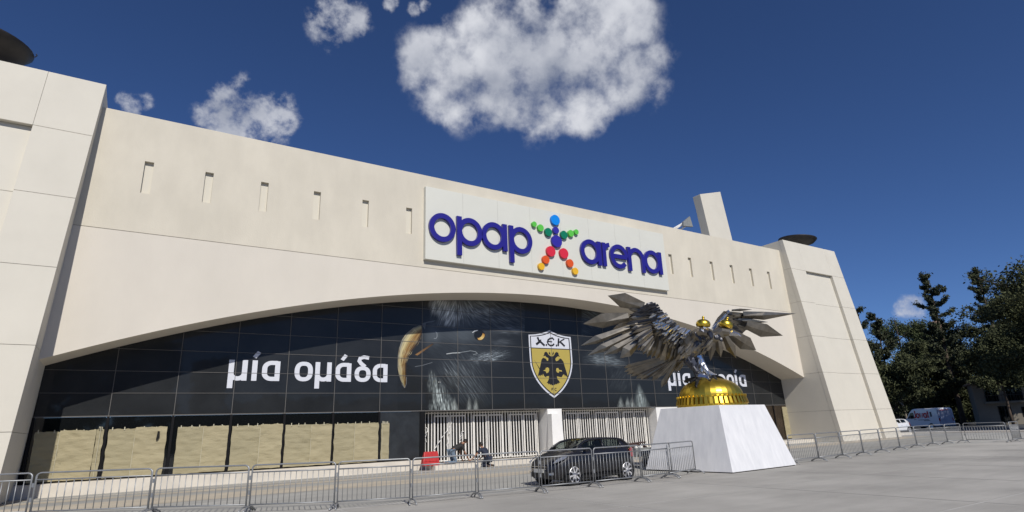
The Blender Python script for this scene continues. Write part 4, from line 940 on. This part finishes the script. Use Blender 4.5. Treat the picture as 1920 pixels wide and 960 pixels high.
    for z in (.515, .585): 
        c = MB(); c.box(-.02, .0, -.40, .40, z-.008, z+.008); c.build('grille_bar', MAT['chrome'], root)
    if plate:
        pl = MB(); pl.box(-.035, -.005, -.26, .26, .405, .515); pl.build('number_plate', MAT['plate'], root)
    pl = MB(); pl.box(3.955, 3.975, -.26, .26, .62, .73); pl.build('number_plate', MAT['plate'], root)
    wp = MB(); wp.tube([(1.02,-.1,1.03),(1.2,.55,1.15)], .012, 5); wp.tube([(1.02,.35,1.03),(1.15,-.35,1.12)], .012, 5); wp.build('wiper', MAT['plastic'], root)
    ba = MB(); ba.box(.5, 3.5, -.7, .7, .16, .24); ba.build('underbody', MAT['plastic'], root)
    se = MB()
    for y in (-.36, .36): se.box(1.75, 1.9, y-.24, y+.24, .6, 1.12); se.box(1.78, 1.88, y-.12, y+.12, 1.12, 1.28)
    se.box(2.8, 2.95, -.6, .6, .6, 1.1); se.build('seat', MAT['plastic'], root)
    return root
dc = make_car('dark blue black hatchback parked behind the barriers, left of the marble pedestal', 'car_paint', (11.03, 15.98, 0), math.radians(2.5)); dc.scale = (.90,.94,.99)
wc = make_car('white hatchback half hidden behind the right pylon, next to the van', 'white_car', (58.6, 29.25, 0), math.radians(-3))

# ------------------------------------------------------------------ van
v0, v1 = Vector((79.5, 36.1, 0)), Vector((77.3, 31.4, 0))
van = thing('delivery_van', 'white panel van with red lettering parked under the trees at the right', 'van', v0, math.atan2(v1.y-v0.y, v1.x-v0.x))
# nose at x=0, tail at 5.4; flank towards the square is +y or -y
VS = -1
prof = [(0,.42),(.02,.85),(.25,1.08),(.95,1.28),(1.55,2.02),(1.85,2.22),(2.2,2.30),(5.32,2.30),(5.42,2.2),(5.46,1.0),(5.46,.42)]
b = MB(); V = []
for y, k in ((-.98,0),(-.90,1),(.90,1),(.98,0)):
    for x, z in prof: V.append((x, y, z if not (k and z > 2.1) else z+.06) if k else (x, y, z-.0 if z < 1.5 else z-.06))
n = len(prof); F = [(j*n+i, j*n+(i+1) % n, (j+1)*n+(i+1) % n, (j+1)*n+i) for j in range(3) for i in range(n)]+[tuple(range(n)), tuple(range(4*n-1, 3*n-1, -1))]
b.idx(V, F); b.build('body', MAT['white_car'], van, bevel=.03)
for s in (-1, 1): b = MB(); b.prism([(1.05,s*.985,1.27),(1.62,s*.985,1.92),(2.1,s*.985,1.95),(2.1,s*.985,1.27)], (0,s*.008,0)); b.build('side_window', MAT['car_glass'], van)
b = MB(); b.prism([(1.0,-.85,1.335),(1.0,.85,1.335),(1.52,.82,1.98),(1.52,-.82,1.98)], (-.02,0,.02)); b.build('windscreen', MAT['car_glass'], van)
for x in (1.0, 4.35):
    for s in (-1, 1):
        w = MB(); w.prism([(x+.36*math.cos(2*PI*i/20), s*.78, .36+.36*math.sin(2*PI*i/20)) for i in range(20)], (0,s*.225,0)); wo = w.build('wheel', MAT['tyre'], van)
        w = MB(); w.prism([(x+.2*math.cos(2*PI*i/16), s*1.006, .36+.2*math.sin(2*PI*i/16)) for i in range(16)], (0,s*.012,0)); w.build('rim', MAT['alloy'], wo)
for s in (-1, 1):
    b = MB(); b.box(5.45, 5.475, s*.84-.07, s*.84+.07, .9, 1.25); b.build('tail_light', MAT['tail_red'], van)
    b = MB(); b.box(5.455, 5.47, s*.455-.45, s*.455+.45, .5, 2.16); b.build('rear_door', MAT['van_rear_shade'], van)
    b = MB(); b.box(1.55, 1.75, s*1.05-.08, s*1.05+.08, 1.3, 1.6); b.build('mirror', MAT['plastic'], van)
b = MB(); b.box(.1, 5.5, -.96, .96, .34, .415); b.build('bumper', MAT['plastic'], van)
# lettering on the flank and over the rear doors
def van_flank(mb, pts, w, closed=False, y=.995, ox=0, oz=0, s=1.):
    g = Glyphs(0, .0, 0, 0, 1, 1); g.stroke(pts, w, closed); van_flank.k += 1
    for q in g.mb.v: pass
    V = [(ox+p[0]*s, VS*(y+.0004*van_flank.k+(.004 if i < len(g.mb.v)//2 else 0)), oz+p[2]*s) for i, p in enumerate(g.mb.v)]; mb.idx(V, g.mb.f)
van_flank.k = 0
b = MB(); ox, oz, S = 2.1, 1.30, .56; W_ = .27
def vl(pts, w=W_, closed=False): van_flank(b, pts, w, closed, 1.0, ox, oz, S)
vl([(.42,1.5),(.42,.35)]+arc(.22,.32,.2,.2,0,-150,8)); vl(arc(1.02,.5,.34,.40,0,360,20), W_, True)
vl([(1.55,1.0),(1.75,.06),(1.98,.95),(2.2,.06),(2.42,1.0)], .2); vl(arc(2.92,.5,.32,.40,0,360,20), W_, True); vl([(3.28,1.0),(3.28,0)], W_); vl([(3.68,1.35),(3.68,.2),(3.85,.1)], W_); vl([(3.5,.95),(3.92,.95)], .18)
b.build('lettering', MAT['van_text'], van)
b = MB(); b.box(4.45, 4.68, VS*1.0-.004, VS*1.0+.004, 1.42, 1.95); 
for x0, x1, z in ((2.0,2.35,1.12),(2.6,4.2,1.08),(3.4,4.3,.98)): b.box(x0, x1, VS*1.0-.004, VS*1.0+.004, z, z+.05)
b.build('small_print', MAT['text_dark'], van)
b = MB(); b.box(5.472, 5.48, -.62, -.05, 2.06, 2.16); b.box(5.472, 5.48, .05, .45, 2.06, 2.16); b.build('lettering', MAT['van_text'], van)

# ------------------------------------------------------------------ loaded trailer behind the car
tr = thing('loaded_trailer', 'low grey trailer piled with red brown metal pieces, between the dark car and the pedestal', 'trailer', (18.75, 19.7, 0)); tr.scale = (.62, 1, 1)
b = MB(); b.box(-.75,.75,-.5,.5,.42,.50); b.box(-.75,.75,-.5,-.46,.502,.78); b.box(-.75,-.71,-.455,.5,.502,.78); b.box(.71,.75,-.455,.5,.502,.78); b.build('bed', MAT['grey_metal'], tr)
b = MB(); b.box(-.68,.68,-.42,.45,.52,.66); b.box(-.6,.1,-.4,.3,.665,.86); b.build('crate', MAT['white_paint'], tr)
for k in range(11):
    r = random.Random(k); b = MB(); z = .72+.02*k; b.tube([(-.8+r.uniform(-.1,.2), r.uniform(-.4,.3), z+r.uniform(-.05,.1)), (0, r.uniform(-.3,.3), z+.06), (.85+r.uniform(-.2,.2), r.uniform(-.4,.3), z+r.uniform(-.08,.12))], .028, 5); b.build('pole', MAT['rust'], tr)
for s in (-1, 1):
    b = MB(); b.prism([(.28*math.cos(2*PI*i/16), s*.52, .28+.28*math.sin(2*PI*i/16)) for i in range(16)], (0,s*.14,0)); b.build('wheel', MAT['tyre'], tr)
b = MB(); b.tube([(.75,0,.46),(1.25,0,.44)], .03, 5); b.tube([(1.2,0,.44),(1.2,0,.03)], .025, 5); b.build('drawbar', MAT['grey_metal'], tr)

# ------------------------------------------------------------------ red plastic barrier block
rb = thing('plastic_barrier', 'red plastic road barrier block standing beside the slatted gate', 'barrier', (12.62, 27.62, .2)); rb.scale = (.78,.8,.76)
b = MB(); b.hexa([(-.55,-.25,0),(.55,-.25,0),(.55,.25,0),(-.55,.25,0)], [(-.55,-.2,.25),(.55,-.2,.25),(.55,.2,.25),(-.55,.2,.25)]); b.hexa([(-.55,-.2,.2502),(.55,-.2,.2502),(.55,.2,.2502),(-.55,.2,.2502)], [(-.42,-.06,.86),(.5,-.06,.86),(.5,.06,.86),(-.42,.06,.86)]); b.build('shell', MAT['red_plastic'], rb, bevel=.03)
for k in range(4): b = MB(); x = -.36+.24*k; b.hexa([(x-.03,-.23,.28),(x+.03,-.23,.28),(x+.03,-.15,.28),(x-.03,-.15,.28)], [(x-.02+.03,-.085,.8),(x+.02+.03,-.085,.8),(x+.02+.03,-.04,.8),(x-.02+.03,-.04,.8)]); b.build('rib', MAT['red_plastic'], rb)
b = MB(); b.box(.555,.58,-.08,.08,.1,.28); b.box(.51,.535,-.05,.05,.45,.7); b.build('slot', MAT['dark_void'], rb)

tg = MB(); rt = random.Random(2)
for a_, b_ in (((796,842),(800,800)),((812,845),(846,796)),((838,838),(846,790)),((862,830),(868,808))):
    P_ = []
    for i in range(15):
        t = i/14; v = on_y(a_[0]+(b_[0]-a_[0])*t+rt.uniform(-2.2,2.2), a_[1]+(b_[1]-a_[1])*t+rt.uniform(-1.5,1.5), 29.6); P_.append(v+Vector((0, rt.uniform(-.03,.03), 0)))
    tg.tube(P_, [rt.uniform(.006,.03) for _ in P_], 5)
o = tg.build('white_tape', MAT['white_paint']); tag(o, 'crumpled white tape dangling on the slatted gate above the workers', 'tape', kind='stuff')

# ------------------------------------------------------------------ two kneeling workers (skinned skeletons)
def skin_mesh(name, verts, edges, m, parent, sub_=2, root=0):
    me = bpy.data.meshes.new(name); me.from_pydata([v[0] for v in verts], edges, []); me.materials.append(m)
    o = bpy.data.objects.new(name, me); col.objects.link(o); o.parent = parent
    md = o.modifiers.new('skin', 'SKIN'); md.use_smooth_shade = True
    sv = me.skin_vertices[0].data
    for i, v in enumerate(verts):
        r = v[1]; sv[i].radius = r if isinstance(r, tuple) else (r, r)
    sv[root].use_root = True
    ss = o.modifiers.new('sub', 'SUBSURF'); ss.levels = sub_; ss.render_levels = sub_
    return o
def person(label, loc, rz, J, shirt, legs):
    root = thing('person', label, 'person', loc, rz); V, Ed, ix = [], [], {}
    def add(k, r): ix[k] = len(V); V.append((J[k], r)); return ix[k]
    def link(*ks):
        for a, b in zip(ks, ks[1:]): Ed.append((ix[a], ix[b]))
    for k, r in (('pelvis',.125),('belly',.125),('chest',.145),('neck',.055),('skull',.085),('crown',.07)): add(k, r)
    link('pelvis','belly','chest','neck','skull','crown')
    for s in 'lr':
        for k, r in (('sh',.062),('el',.043),('wr',.029),('palm',.034)): add(s+k, r)
        link('chest', s+'sh', s+'el', s+'wr', s+'palm')
        wr, pm = Vector(J[s+'wr']), Vector(J[s+'palm']); d = (pm-wr).normalized(); sd_ = d.cross(Vector((0,0,1))).normalized()
        if sd_.length < .1: sd_ = Vector((0,1,0))
        for i, (o, ln_) in enumerate(((-.027,.055),(-.009,.070),(.010,.066),(.028,.05))):
            a = pm+d*.05+sd_*o; k1, k2 = f'{s}f{i}a', f'{s}f{i}b'; J[k1] = tuple(a); J[k2] = tuple(a+d*ln_*.8+Vector((0,0,-.02))); add(k1, .0095); add(k2, .0075); link(s+'palm', k1, k2)
        J[s+'ta'] = tuple(wr+d*.04+sd_*-.045); J[s+'tb'] = tuple(wr+d*.085+sd_*-.058+Vector((0,0,-.01))); add(s+'ta', .011); add(s+'tb', .008); link(s+'wr', s+'ta', s+'tb')
        for k, r in (('hip',.095),('kn',.062),('an',.042),('toe',.038)): add(s+k, r)
        link('pelvis', s+'hip', s+'kn', s+'an', s+'toe')
    skin_mesh('body', V, Ed, MAT['skin'], root)
    def cloth(name, ks, ed, m):
        idx = {k: i for i, (k, r) in enumerate(ks)}; skin_mesh(name, [(J[k], r) for k, r in ks], [(idx[a], idx[b]) for a, b in ed], m, root)
    J['lsl'] = tuple(Vector(J['lsh']).lerp(Vector(J['lel']), .75)); J['rsl'] = tuple(Vector(J['rsh']).lerp(Vector(J['rel']), .75)); J['coll'] = tuple(Vector(J['chest']).lerp(Vector(J['neck']), .6))
    cloth('shirt', [('pelvis',.150),('belly',.158),('chest',.180),('coll',.085),('lsh',.090),('lsl',.070),('rsh',.090),('rsl',.070)], [('pelvis','belly'),('belly','chest'),('chest','coll'),('chest','lsh'),('lsh','lsl'),('chest','rsh'),('rsh','rsl')], MAT[shirt])
    cloth('trousers', [('pelvis',.155),('lhip',.125),('lkn',.085),('lan',.062),('rhip',.125),('rkn',.085),('ran',.062)], [('pelvis','lhip'),('lhip','lkn'),('lkn','lan'),('pelvis','rhip'),('rhip','rkn'),('rkn','ran')], MAT[legs])
    for s in 'lr':
        J[s+'heel'] = tuple(Vector(J[s+'an'])+Vector((0,0,-.0))); cloth('shoe', [(s+'heel',.055),(s+'toe',.05)], [(s+'heel', s+'toe')], MAT['shoe'])
    sk = Vector(J['skull']); fw_ = Vector(J['face']).normalized(); cr = Vector(J['crown']); up = (cr-sk).normalized(); sd_ = fw_.cross(up).normalized()
    h = MB()
    for i in range(7):
        for k in range(12): pass
    h.lathe([(.104,-.02),(.110,.03),(.105,.08),(.08,.125),(.035,.145),(.004,.148)], (0,0,0), 14); ho = h.build('hair', MAT['hair'], root, smooth=True); ho.location = sk-fw_*.018; ho.rotation_euler = up.to_track_quat('Z', 'Y').to_euler()
    f = MB(); c = sk+fw_*.088
    f.tube([c+up*.025+fw_*.002, c-up*.02+fw_*.026, c-up*.03], [.010,.014,.008], 6); f.build('nose', MAT['skin'], root, smooth=True)
    for sg in (-1, 1):
        e = MB(); e.lathe([(.003,-.008),(.009,-.004),(.009,.004),(.003,.008)], c+sd_*sg*.034+up*.022-fw_*.008, 8); e.build('eye', MAT['hair'], root)
        e = MB(); q = sk+sd_*sg*.09; e.tube([q+up*.03, q+up*.0+sd_*sg*.014, q-up*.03], [.012,.016,.008], 6); e.build('ear', MAT['skin'], root, smooth=True)
    e = MB(); e.tube([c-up*.052-sd_*.024, c-up*.055+fw_*.004, c-up*.052+sd_*.024], .006, 5); e.build('mouth', MAT['rust'], root)
    return root
# first: on hands and knees on the step, head to the right
person('kneeling worker in a black T-shirt and blue jeans, on hands and knees by the gate', (13.75, 27.62, .2), 0, dict(
    pelvis=(.02,0,.62), belly=(.22,0,.74), chest=(.50,0,.86), neck=(.68,0,.97), skull=(.80,-.02,1.03), crown=(.84,-.02,1.12), face=(.9,-.3,-.25),
    lsh=(.55,.19,.84), lel=(.62,.22,.52), lwr=(.72,.20,.22), lpalm=(.78,.20,.10), rsh=(.55,-.19,.84), rel=(.68,-.24,.50), rwr=(.86,-.22,.24), rpalm=(.92,-.22,.12),
    lhip=(.02,.12,.58), lkn=(.16,.14,.09), lan=(-.32,.14,.09), ltoe=(-.52,.14,.06), rhip=(.02,-.12,.58), rkn=(.22,-.14,.09), ran=(-.26,-.15,.09), rtoe=(-.46,-.15,.06)), 'shirt', 'jeans')
# second: kneeling on the road with his back to the square, reaching left over the step
person('kneeling worker in dark navy clothes seen from behind, reaching left over the step', (15.35, 26.75, -.01), math.radians(100), dict(
    pelvis=(-.05,0,.40), belly=(.06,.02,.60), chest=(.20,.06,.80), neck=(.30,.10,.97), skull=(.35,.13,1.06), crown=(.34,.13,1.17), face=(.6,.7,-.15),
    lsh=(.24,.24,.84), lel=(.34,.44,.62), lwr=(.44,.62,.42), lpalm=(.48,.70,.36), rsh=(.24,-.14,.82), rel=(.40,-.16,.58), rwr=(.52,.02,.42), rpalm=(.56,.10,.36),
    lhip=(-.05,.11,.38), lkn=(.28,.15,.09), lan=(-.14,.15,.09), ltoe=(-.32,.16,.06), rhip=(-.05,-.11,.38), rkn=(.26,-.14,.09), ran=(-.16,-.16,.09), rtoe=(-.34,-.18,.06)), 'navy_cloth', 'navy_cloth')
# ------------------------------------------------------------------ roof bowls and mast
def bowl(c, r, label, tilt):
    root = thing('roof_bowl', label, 'bowl', c); b = MB(); b.lathe([(.12,-.42),(.5,-.36),(.85,-.2),(1.0,-.02),(1.0,.02),(.8,-.1),(.4,-.2),(.02,-.24)], (0,0,0), 32); o = b.build('dish', MAT['bowl'], root, smooth=True); o.scale = (r, r, r); o.rotation_euler = tilt
    b = MB(); b.tube([(0,0,-1.7),(0,0,-.3*r)], .22, 10); b.build('stand', MAT['bowl'], root)
    b = MB(); b.tube([(.97,.0,-.03),(1.03,0,-.03),(1.06,0,.03),(1.03,0,.07)], .014, 5); b.build('lug', MAT['bowl'], o)
bowl(on_y(1495,449,28.6), 1.62, 'dark bowl shaped fixture on top of the right pylon', (.10,.06,0)); bowl((-7.05,28.6,17.95), 1.62, 'dark bowl shaped fixture on top of the left pylon', (.06,.10,0))
YM = 34.
mast = thing('concrete_mast', 'tall pale concrete fin rising behind the upper wall, left of the right pylon', 'mast', (44.5,34,14)); MI = Matrix.Translation((-44.5,-34,-14))
def mp2(px, py, dy=0): v = on_y(px, py, YM); return Vector((v.x, YM+dy, v.z))
q = [mp2(1332,445), mp2(1373,449), mp2(1350.5,359.5), mp2(1312.5,364)]
base = [Vector((p.x, p.y, p.z)) for p in q]; d0 = (base[0]-base[3]); base[0] += d0*.25; base[1] += (base[1]-base[2])*.25
b = MB(); b.prism([base[0], base[1], base[2], base[3]], (0,.9,0)); o = b.build('fin', MAT['panel'], mast, bevel=.02); o.matrix_parent_inverse = MI
b = MB()
for px, py in ((1357,366),(1362,385),(1364,391),(1365,396)):
    c = mp2(px, py, .8); b.box(c.x-.28, c.x+.22, c.y-.3, c.y+.3, c.z-.16, c.z+.14)
o = b.build('floodlight', MAT['black_frame'], mast); o.matrix_parent_inverse = MI
b = MB(); b.prism([mp2(1312,398,1.2), mp2(1318,418,1.2), mp2(1300,416,1.2), mp2(1300,408,1.2)], (0,.2,0)); o = b.build('bracket', MAT['grey_metal'], mast); o.matrix_parent_inverse = MI
for a_, b_ in (((1311,404),(1270,434)),((1308,408),(1280,432)),((1312,412),(1292,432))):
    b = MB(); b.tube([mp2(*a_,1.3), mp2(*b_,1.3)+Vector((0,2,0))], .07, 6); o = b.build('stay', MAT['white_paint'], mast); o.matrix_parent_inverse = MI
pr = MB(); c = on_y(1450,463,30); pr.box(c.x-.9, 44.3, 30.2, 33, 14, 15.72); o = part('parapet', pr, MAT['panel'])

# ------------------------------------------------------------------ trees
def tree(name, label, x, y, h, w, kind, seed, n, m='leaf_dark', bark='bark', low=.12, lean=0., leafs=.19):
    r = random.Random(seed); root = thing(name, label, 'tree', (x, y, 0), 0, 'trees beyond the street'); tk = MB(); lf = MB()
    top = Vector((lean*h, 0, h)); st = [Vector((lean*h*t*t+.25*noise.noise((seed, t*4, 0)), .3*noise.noise((seed+9, t*4, 1)), h*t)) for t in [i/7 for i in range(8)]]
    tk.tube(st, [max(.03, .018*h*(1-t*.95)) for t in [i/7 for i in range(8)]], 8)
    def spine(t): i = min(int(t*7), 6); return st[i].lerp(st[i+1], t*7-i)
    def lv(c, s, flat_=0.):
        a = Vector((r.gauss(0,1), r.gauss(0,1), r.gauss(0,1)-flat_)).normalized(); b = a.orthogonal().normalized(); o = a.cross(b); t = r.random()*6.28; b, o = b*math.cos(t)+o*math.sin(t), o*math.cos(t)-b*math.sin(t)
        lf.poly([c-b*s, c-o*s*.42, c+b*s, c+o*s*.42])
    tips = []
    if kind == 'fir':
        nb = int(h*2.5)
        for k in range(nb):
            t = low+(1-low)*(k+r.random())/nb; p = spine(min(.99, t)); L_ = w*(1.05-t)**.75*r.uniform(.45,1.15)+.35; a = r.random()*6.28; up = r.uniform(-.05,.55)
            e = p+Vector((math.cos(a), math.sin(a), up))*L_; mid = p.lerp(e, .55)-Vector((0,0,.08*L_)); tk.tube([p, mid, e], [.07,.045,.02], 4, cap=False)
            for q in range(int(4+L_*5)):
                f = r.uniform(.2,1); c = (p.lerp(mid, f/.55) if f < .55 else mid.lerp(e, (f-.55)/.45)); tips.append((c, .24+.10*(1-t)))
            tips.append((e+Vector((0,0,.2)), .35))
    else:
        nb = int(10+w*2.2)
        for k in range(nb):
            t = r.uniform(low, .92); a = r.random()*6.28; p = spine(t*.9); L_ = w*math.sqrt(max(.06, 1-((t-.5)/.56)**2))*r.uniform(.5,1.05); e = p+Vector((math.cos(a), math.sin(a), r.uniform(.1,.8)))*L_
            tk.tube([p, p.lerp(e,.5)+Vector((0,0,.1*L_)), e], [.12,.07,.03], 4, cap=False)
            for q in range(r.randint(5, 9)): f = r.uniform(.35, 1.08); tips.append((p.lerp(e, f)+Vector((r.gauss(0,.16), r.gauss(0,.16), r.gauss(0,.12)))*w*.55, r.uniform(.5,1.05)*w*.16+.2))
    per = max(4, int(2.1*n)//max(1, len(tips)))
    for c, s in tips:
        for _ in range(per):
            d = Vector((r.gauss(0,1), r.gauss(0,1), r.gauss(0,.75))); lv(c+d*s*.62, leafs*r.uniform(.6,1.25), .4)
    tk.build('trunk', MAT[bark], root, smooth=True); lf.build('crown', MAT[m], root)
    return root
def tp(px, dep):     # standing point under an image column at a given distance along the view
    a, b = ray(px, 300), ray(px, 800); t = (0-CAM_H)/1.; d = ray(px, 790); return (d.x*dep, d.y*dep)
def th(px, py, dep): return ray(px, py).z*dep+CAM_H
def T(name, label, px, py, dep, w, kind, seed, n, **k):
    # walk down the lean of the picture: foot column under the crown top
    x, y = tp(px, dep); pf = px
    for _ in range(3):
        hh = th(pf, py, dep)
        top = Vector((x, y, hh)); c = top-Vector((0,0,CAM_H)); sx = 960+CAM_F*c.dot(AX_R)/c.dot(AX_F); pf += px-sx; x, y = tp(pf, dep)
    return tree(name, label, x, y, th(px, py, dep), w, kind, seed, n, **k)
T('fir_tree', 'thin dark conifer peeping out from behind the right pylon edge', 1606, 566, 78, 3.0, 'fir', 1, 5000, m='leaf_fir')
T('fir_tree', 'short spiky dark conifer just right of the pylon', 1640, 578, 80, 3.2, 'fir', 2, 9000, m='leaf_fir')
T('broadleaf_tree', 'rounded olive green tree right of the spiky short conifer', 1676, 584, 92, 5.2, 'round', 3, 13000, m='leaf_olive')
T('broadleaf_tree', 'farther pale green round tree left of the tall leaning conifer', 1714, 590, 104, 5.0, 'round', 4, 9000, m='leaf_olive')
T('fir_tree', 'tall ragged conifer standing alone above the van', 1738, 496, 84, 4.2, 'fir', 5, 15000, m='leaf_fir', low=.22)
T('broadleaf_tree', 'dark dense tree behind the van roof', 1752, 594, 96, 6.2, 'round', 6, 14000)
T('broadleaf_tree', 'dark bushy tree between the two tall conifers', 1792, 592, 90, 5.6, 'round', 7, 13000)
T('fir_tree', 'tallest ragged conifer, right of the lone one', 1832, 487, 86, 4.6, 'fir', 8, 16000, m='leaf_fir', low=.2)
T('broadleaf_tree', 'big olive crowned tree at the right edge behind the tallest conifer', 1885, 518, 98, 6.6, 'round', 9, 18000, m='leaf_olive')
T('broadleaf_tree', 'nearest dark tree with leaning trunk at the right edge', 1902, 566, 72, 5.2, 'round', 10, 15000, low=.5, lean=-.05)
tree('broadleaf_tree', 'dark tree reaching in over the street from the right edge of the photograph', 79, 20.5, 17, 6.5, 'round', 11, 13000, low=.35)
tree('broadleaf_tree', 'dark shade tree beyond the right edge, over the street corner', 70, 15.5, 15, 5.5, 'round', 21, 9000, low=.4)
T('broadleaf_tree', 'low dark tree with a pale leaning trunk behind the white car', 1672, 660, 76, 4.4, 'round', 12, 13000, bark='pale_bark', low=.3)
T('broadleaf_tree', 'low dark tree behind the nose of the van', 1722, 680, 88, 5.0, 'round', 13, 12000)
T('broadleaf_tree', 'low dark tree behind the tail of the van', 1784, 660, 88, 4.4, 'round', 14, 12000)
T('broadleaf_tree', 'low shady tree hanging over the cream house', 1858, 634, 73, 3.8, 'round', 15, 11000, low=.44)
h = MB(); rh = random.Random(4)
for px in range(1600, 2010, 4):
    for _ in range(46):
        dep = rh.uniform(92, 112); x, y = tp(px+rh.uniform(0, 5), dep); z = rh.uniform(.1, 5.2); a = Vector((rh.gauss(0,1), rh.gauss(0,1), rh.gauss(0,1))).normalized(); b = a.orthogonal().normalized(); o = a.cross(b); s = rh.uniform(.3,.6)
        c = Vector((x, y, z)); h.poly([c-b*s, c-o*s*.45, c+b*s, c+o*s*.45])
o = h.build('undergrowth', MAT['leaf_dark']); tag(o, 'dark undergrowth below the trees', 'undergrowth', kind='stuff')

# ------------------------------------------------------------------ house under the trees
hx = Vector((*tp(1838,78), 0)); hx2 = Vector((*tp(1985,74), 0)); dv = (hx2-hx); Lh = dv.length; ang = math.atan2(dv.y, dv.x)
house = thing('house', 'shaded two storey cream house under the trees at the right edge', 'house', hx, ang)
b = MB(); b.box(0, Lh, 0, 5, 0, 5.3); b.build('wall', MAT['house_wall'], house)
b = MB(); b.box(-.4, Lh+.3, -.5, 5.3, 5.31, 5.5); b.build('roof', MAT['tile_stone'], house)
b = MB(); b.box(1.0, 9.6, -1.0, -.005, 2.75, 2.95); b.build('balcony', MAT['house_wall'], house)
r0 = MB(); r0.box(1.0, 9.6, -1.0, -.95, 3.75, 3.82)
for k in range(29): r0.box(1.02+k*.3, 1.05+k*.3, -.99, -.96, 2.96, 3.749)
r0.build('railing', MAT['house_dark'], house)
for x0, x1, z0_, z1_ in ((1.2,2.6,3.0,5.2),(3.4,5.2,3.0,5.2),(6.2,8,3.0,5.2),(2.2,3.6,.3,2.4),(4.6,5.8,.9,2.2),(7.2,8.6,.3,2.4)):
    b = MB(); b.box(x0, x1, -.03, -.004, z0_, z1_); w = b.build('window', MAT['house_dark'], house); b = MB(); b.box(x0+.06, (x0+x1)/2-.03, -.04, -.032, z0_+.06, z1_-.06); b.box((x0+x1)/2+.03, x1-.06, -.04, -.032, z0_+.06, z1_-.06); b.build('pane', MAT['car_glass'], w)
cx, cy = tp(1800, 110); cz = th(1805, 592, 110)
b = MB(); b.lathe([(.9,0),(.9,cz-2.2),(1.05,cz-2.1),(1.35,cz-.8),(1.35,cz-.1),(.9,cz)], (cx, cy, 0), 14); tag(b.build('stone_chimney', MAT['tile_stone']), 'stone chimney top showing between the two tall conifers', 'chimney')
# ------------------------------------------------------------------ what the glass looks out on: a belt of trees behind the square
h = MB(); rh = random.Random(8)
def belt_h(x): return 20+3*noise.noise((x*.3, 0, 0)) if -34 < x < 6 else (15 if 9 < x < 14 else 7.5+3*noise.noise((x*.15, 3, 0)))
for _ in range(9000):
    x = rh.uniform(-70, 120); z = belt_h(x)*rh.random()**.8; y = rh.uniform(-72, -58); a = Vector((rh.gauss(0,.5), 1, rh.gauss(0,.5))).normalized(); b = a.orthogonal().normalized(); o = a.cross(b); s = rh.uniform(.7,1.7); t = rh.random()*6.28; b, o = b*math.cos(t)+o*math.sin(t), o*math.cos(t)-b*math.sin(t)
    c = Vector((x, y, z)); h.poly([c-b*s, c-o*s*.6, c+b*s, c+o*s*.6])
o = h.build('tree_belt', MAT['leaf_dark']); tag(o, 'belt of dark trees reflected in the glass wall', 'trees', kind='stuff')
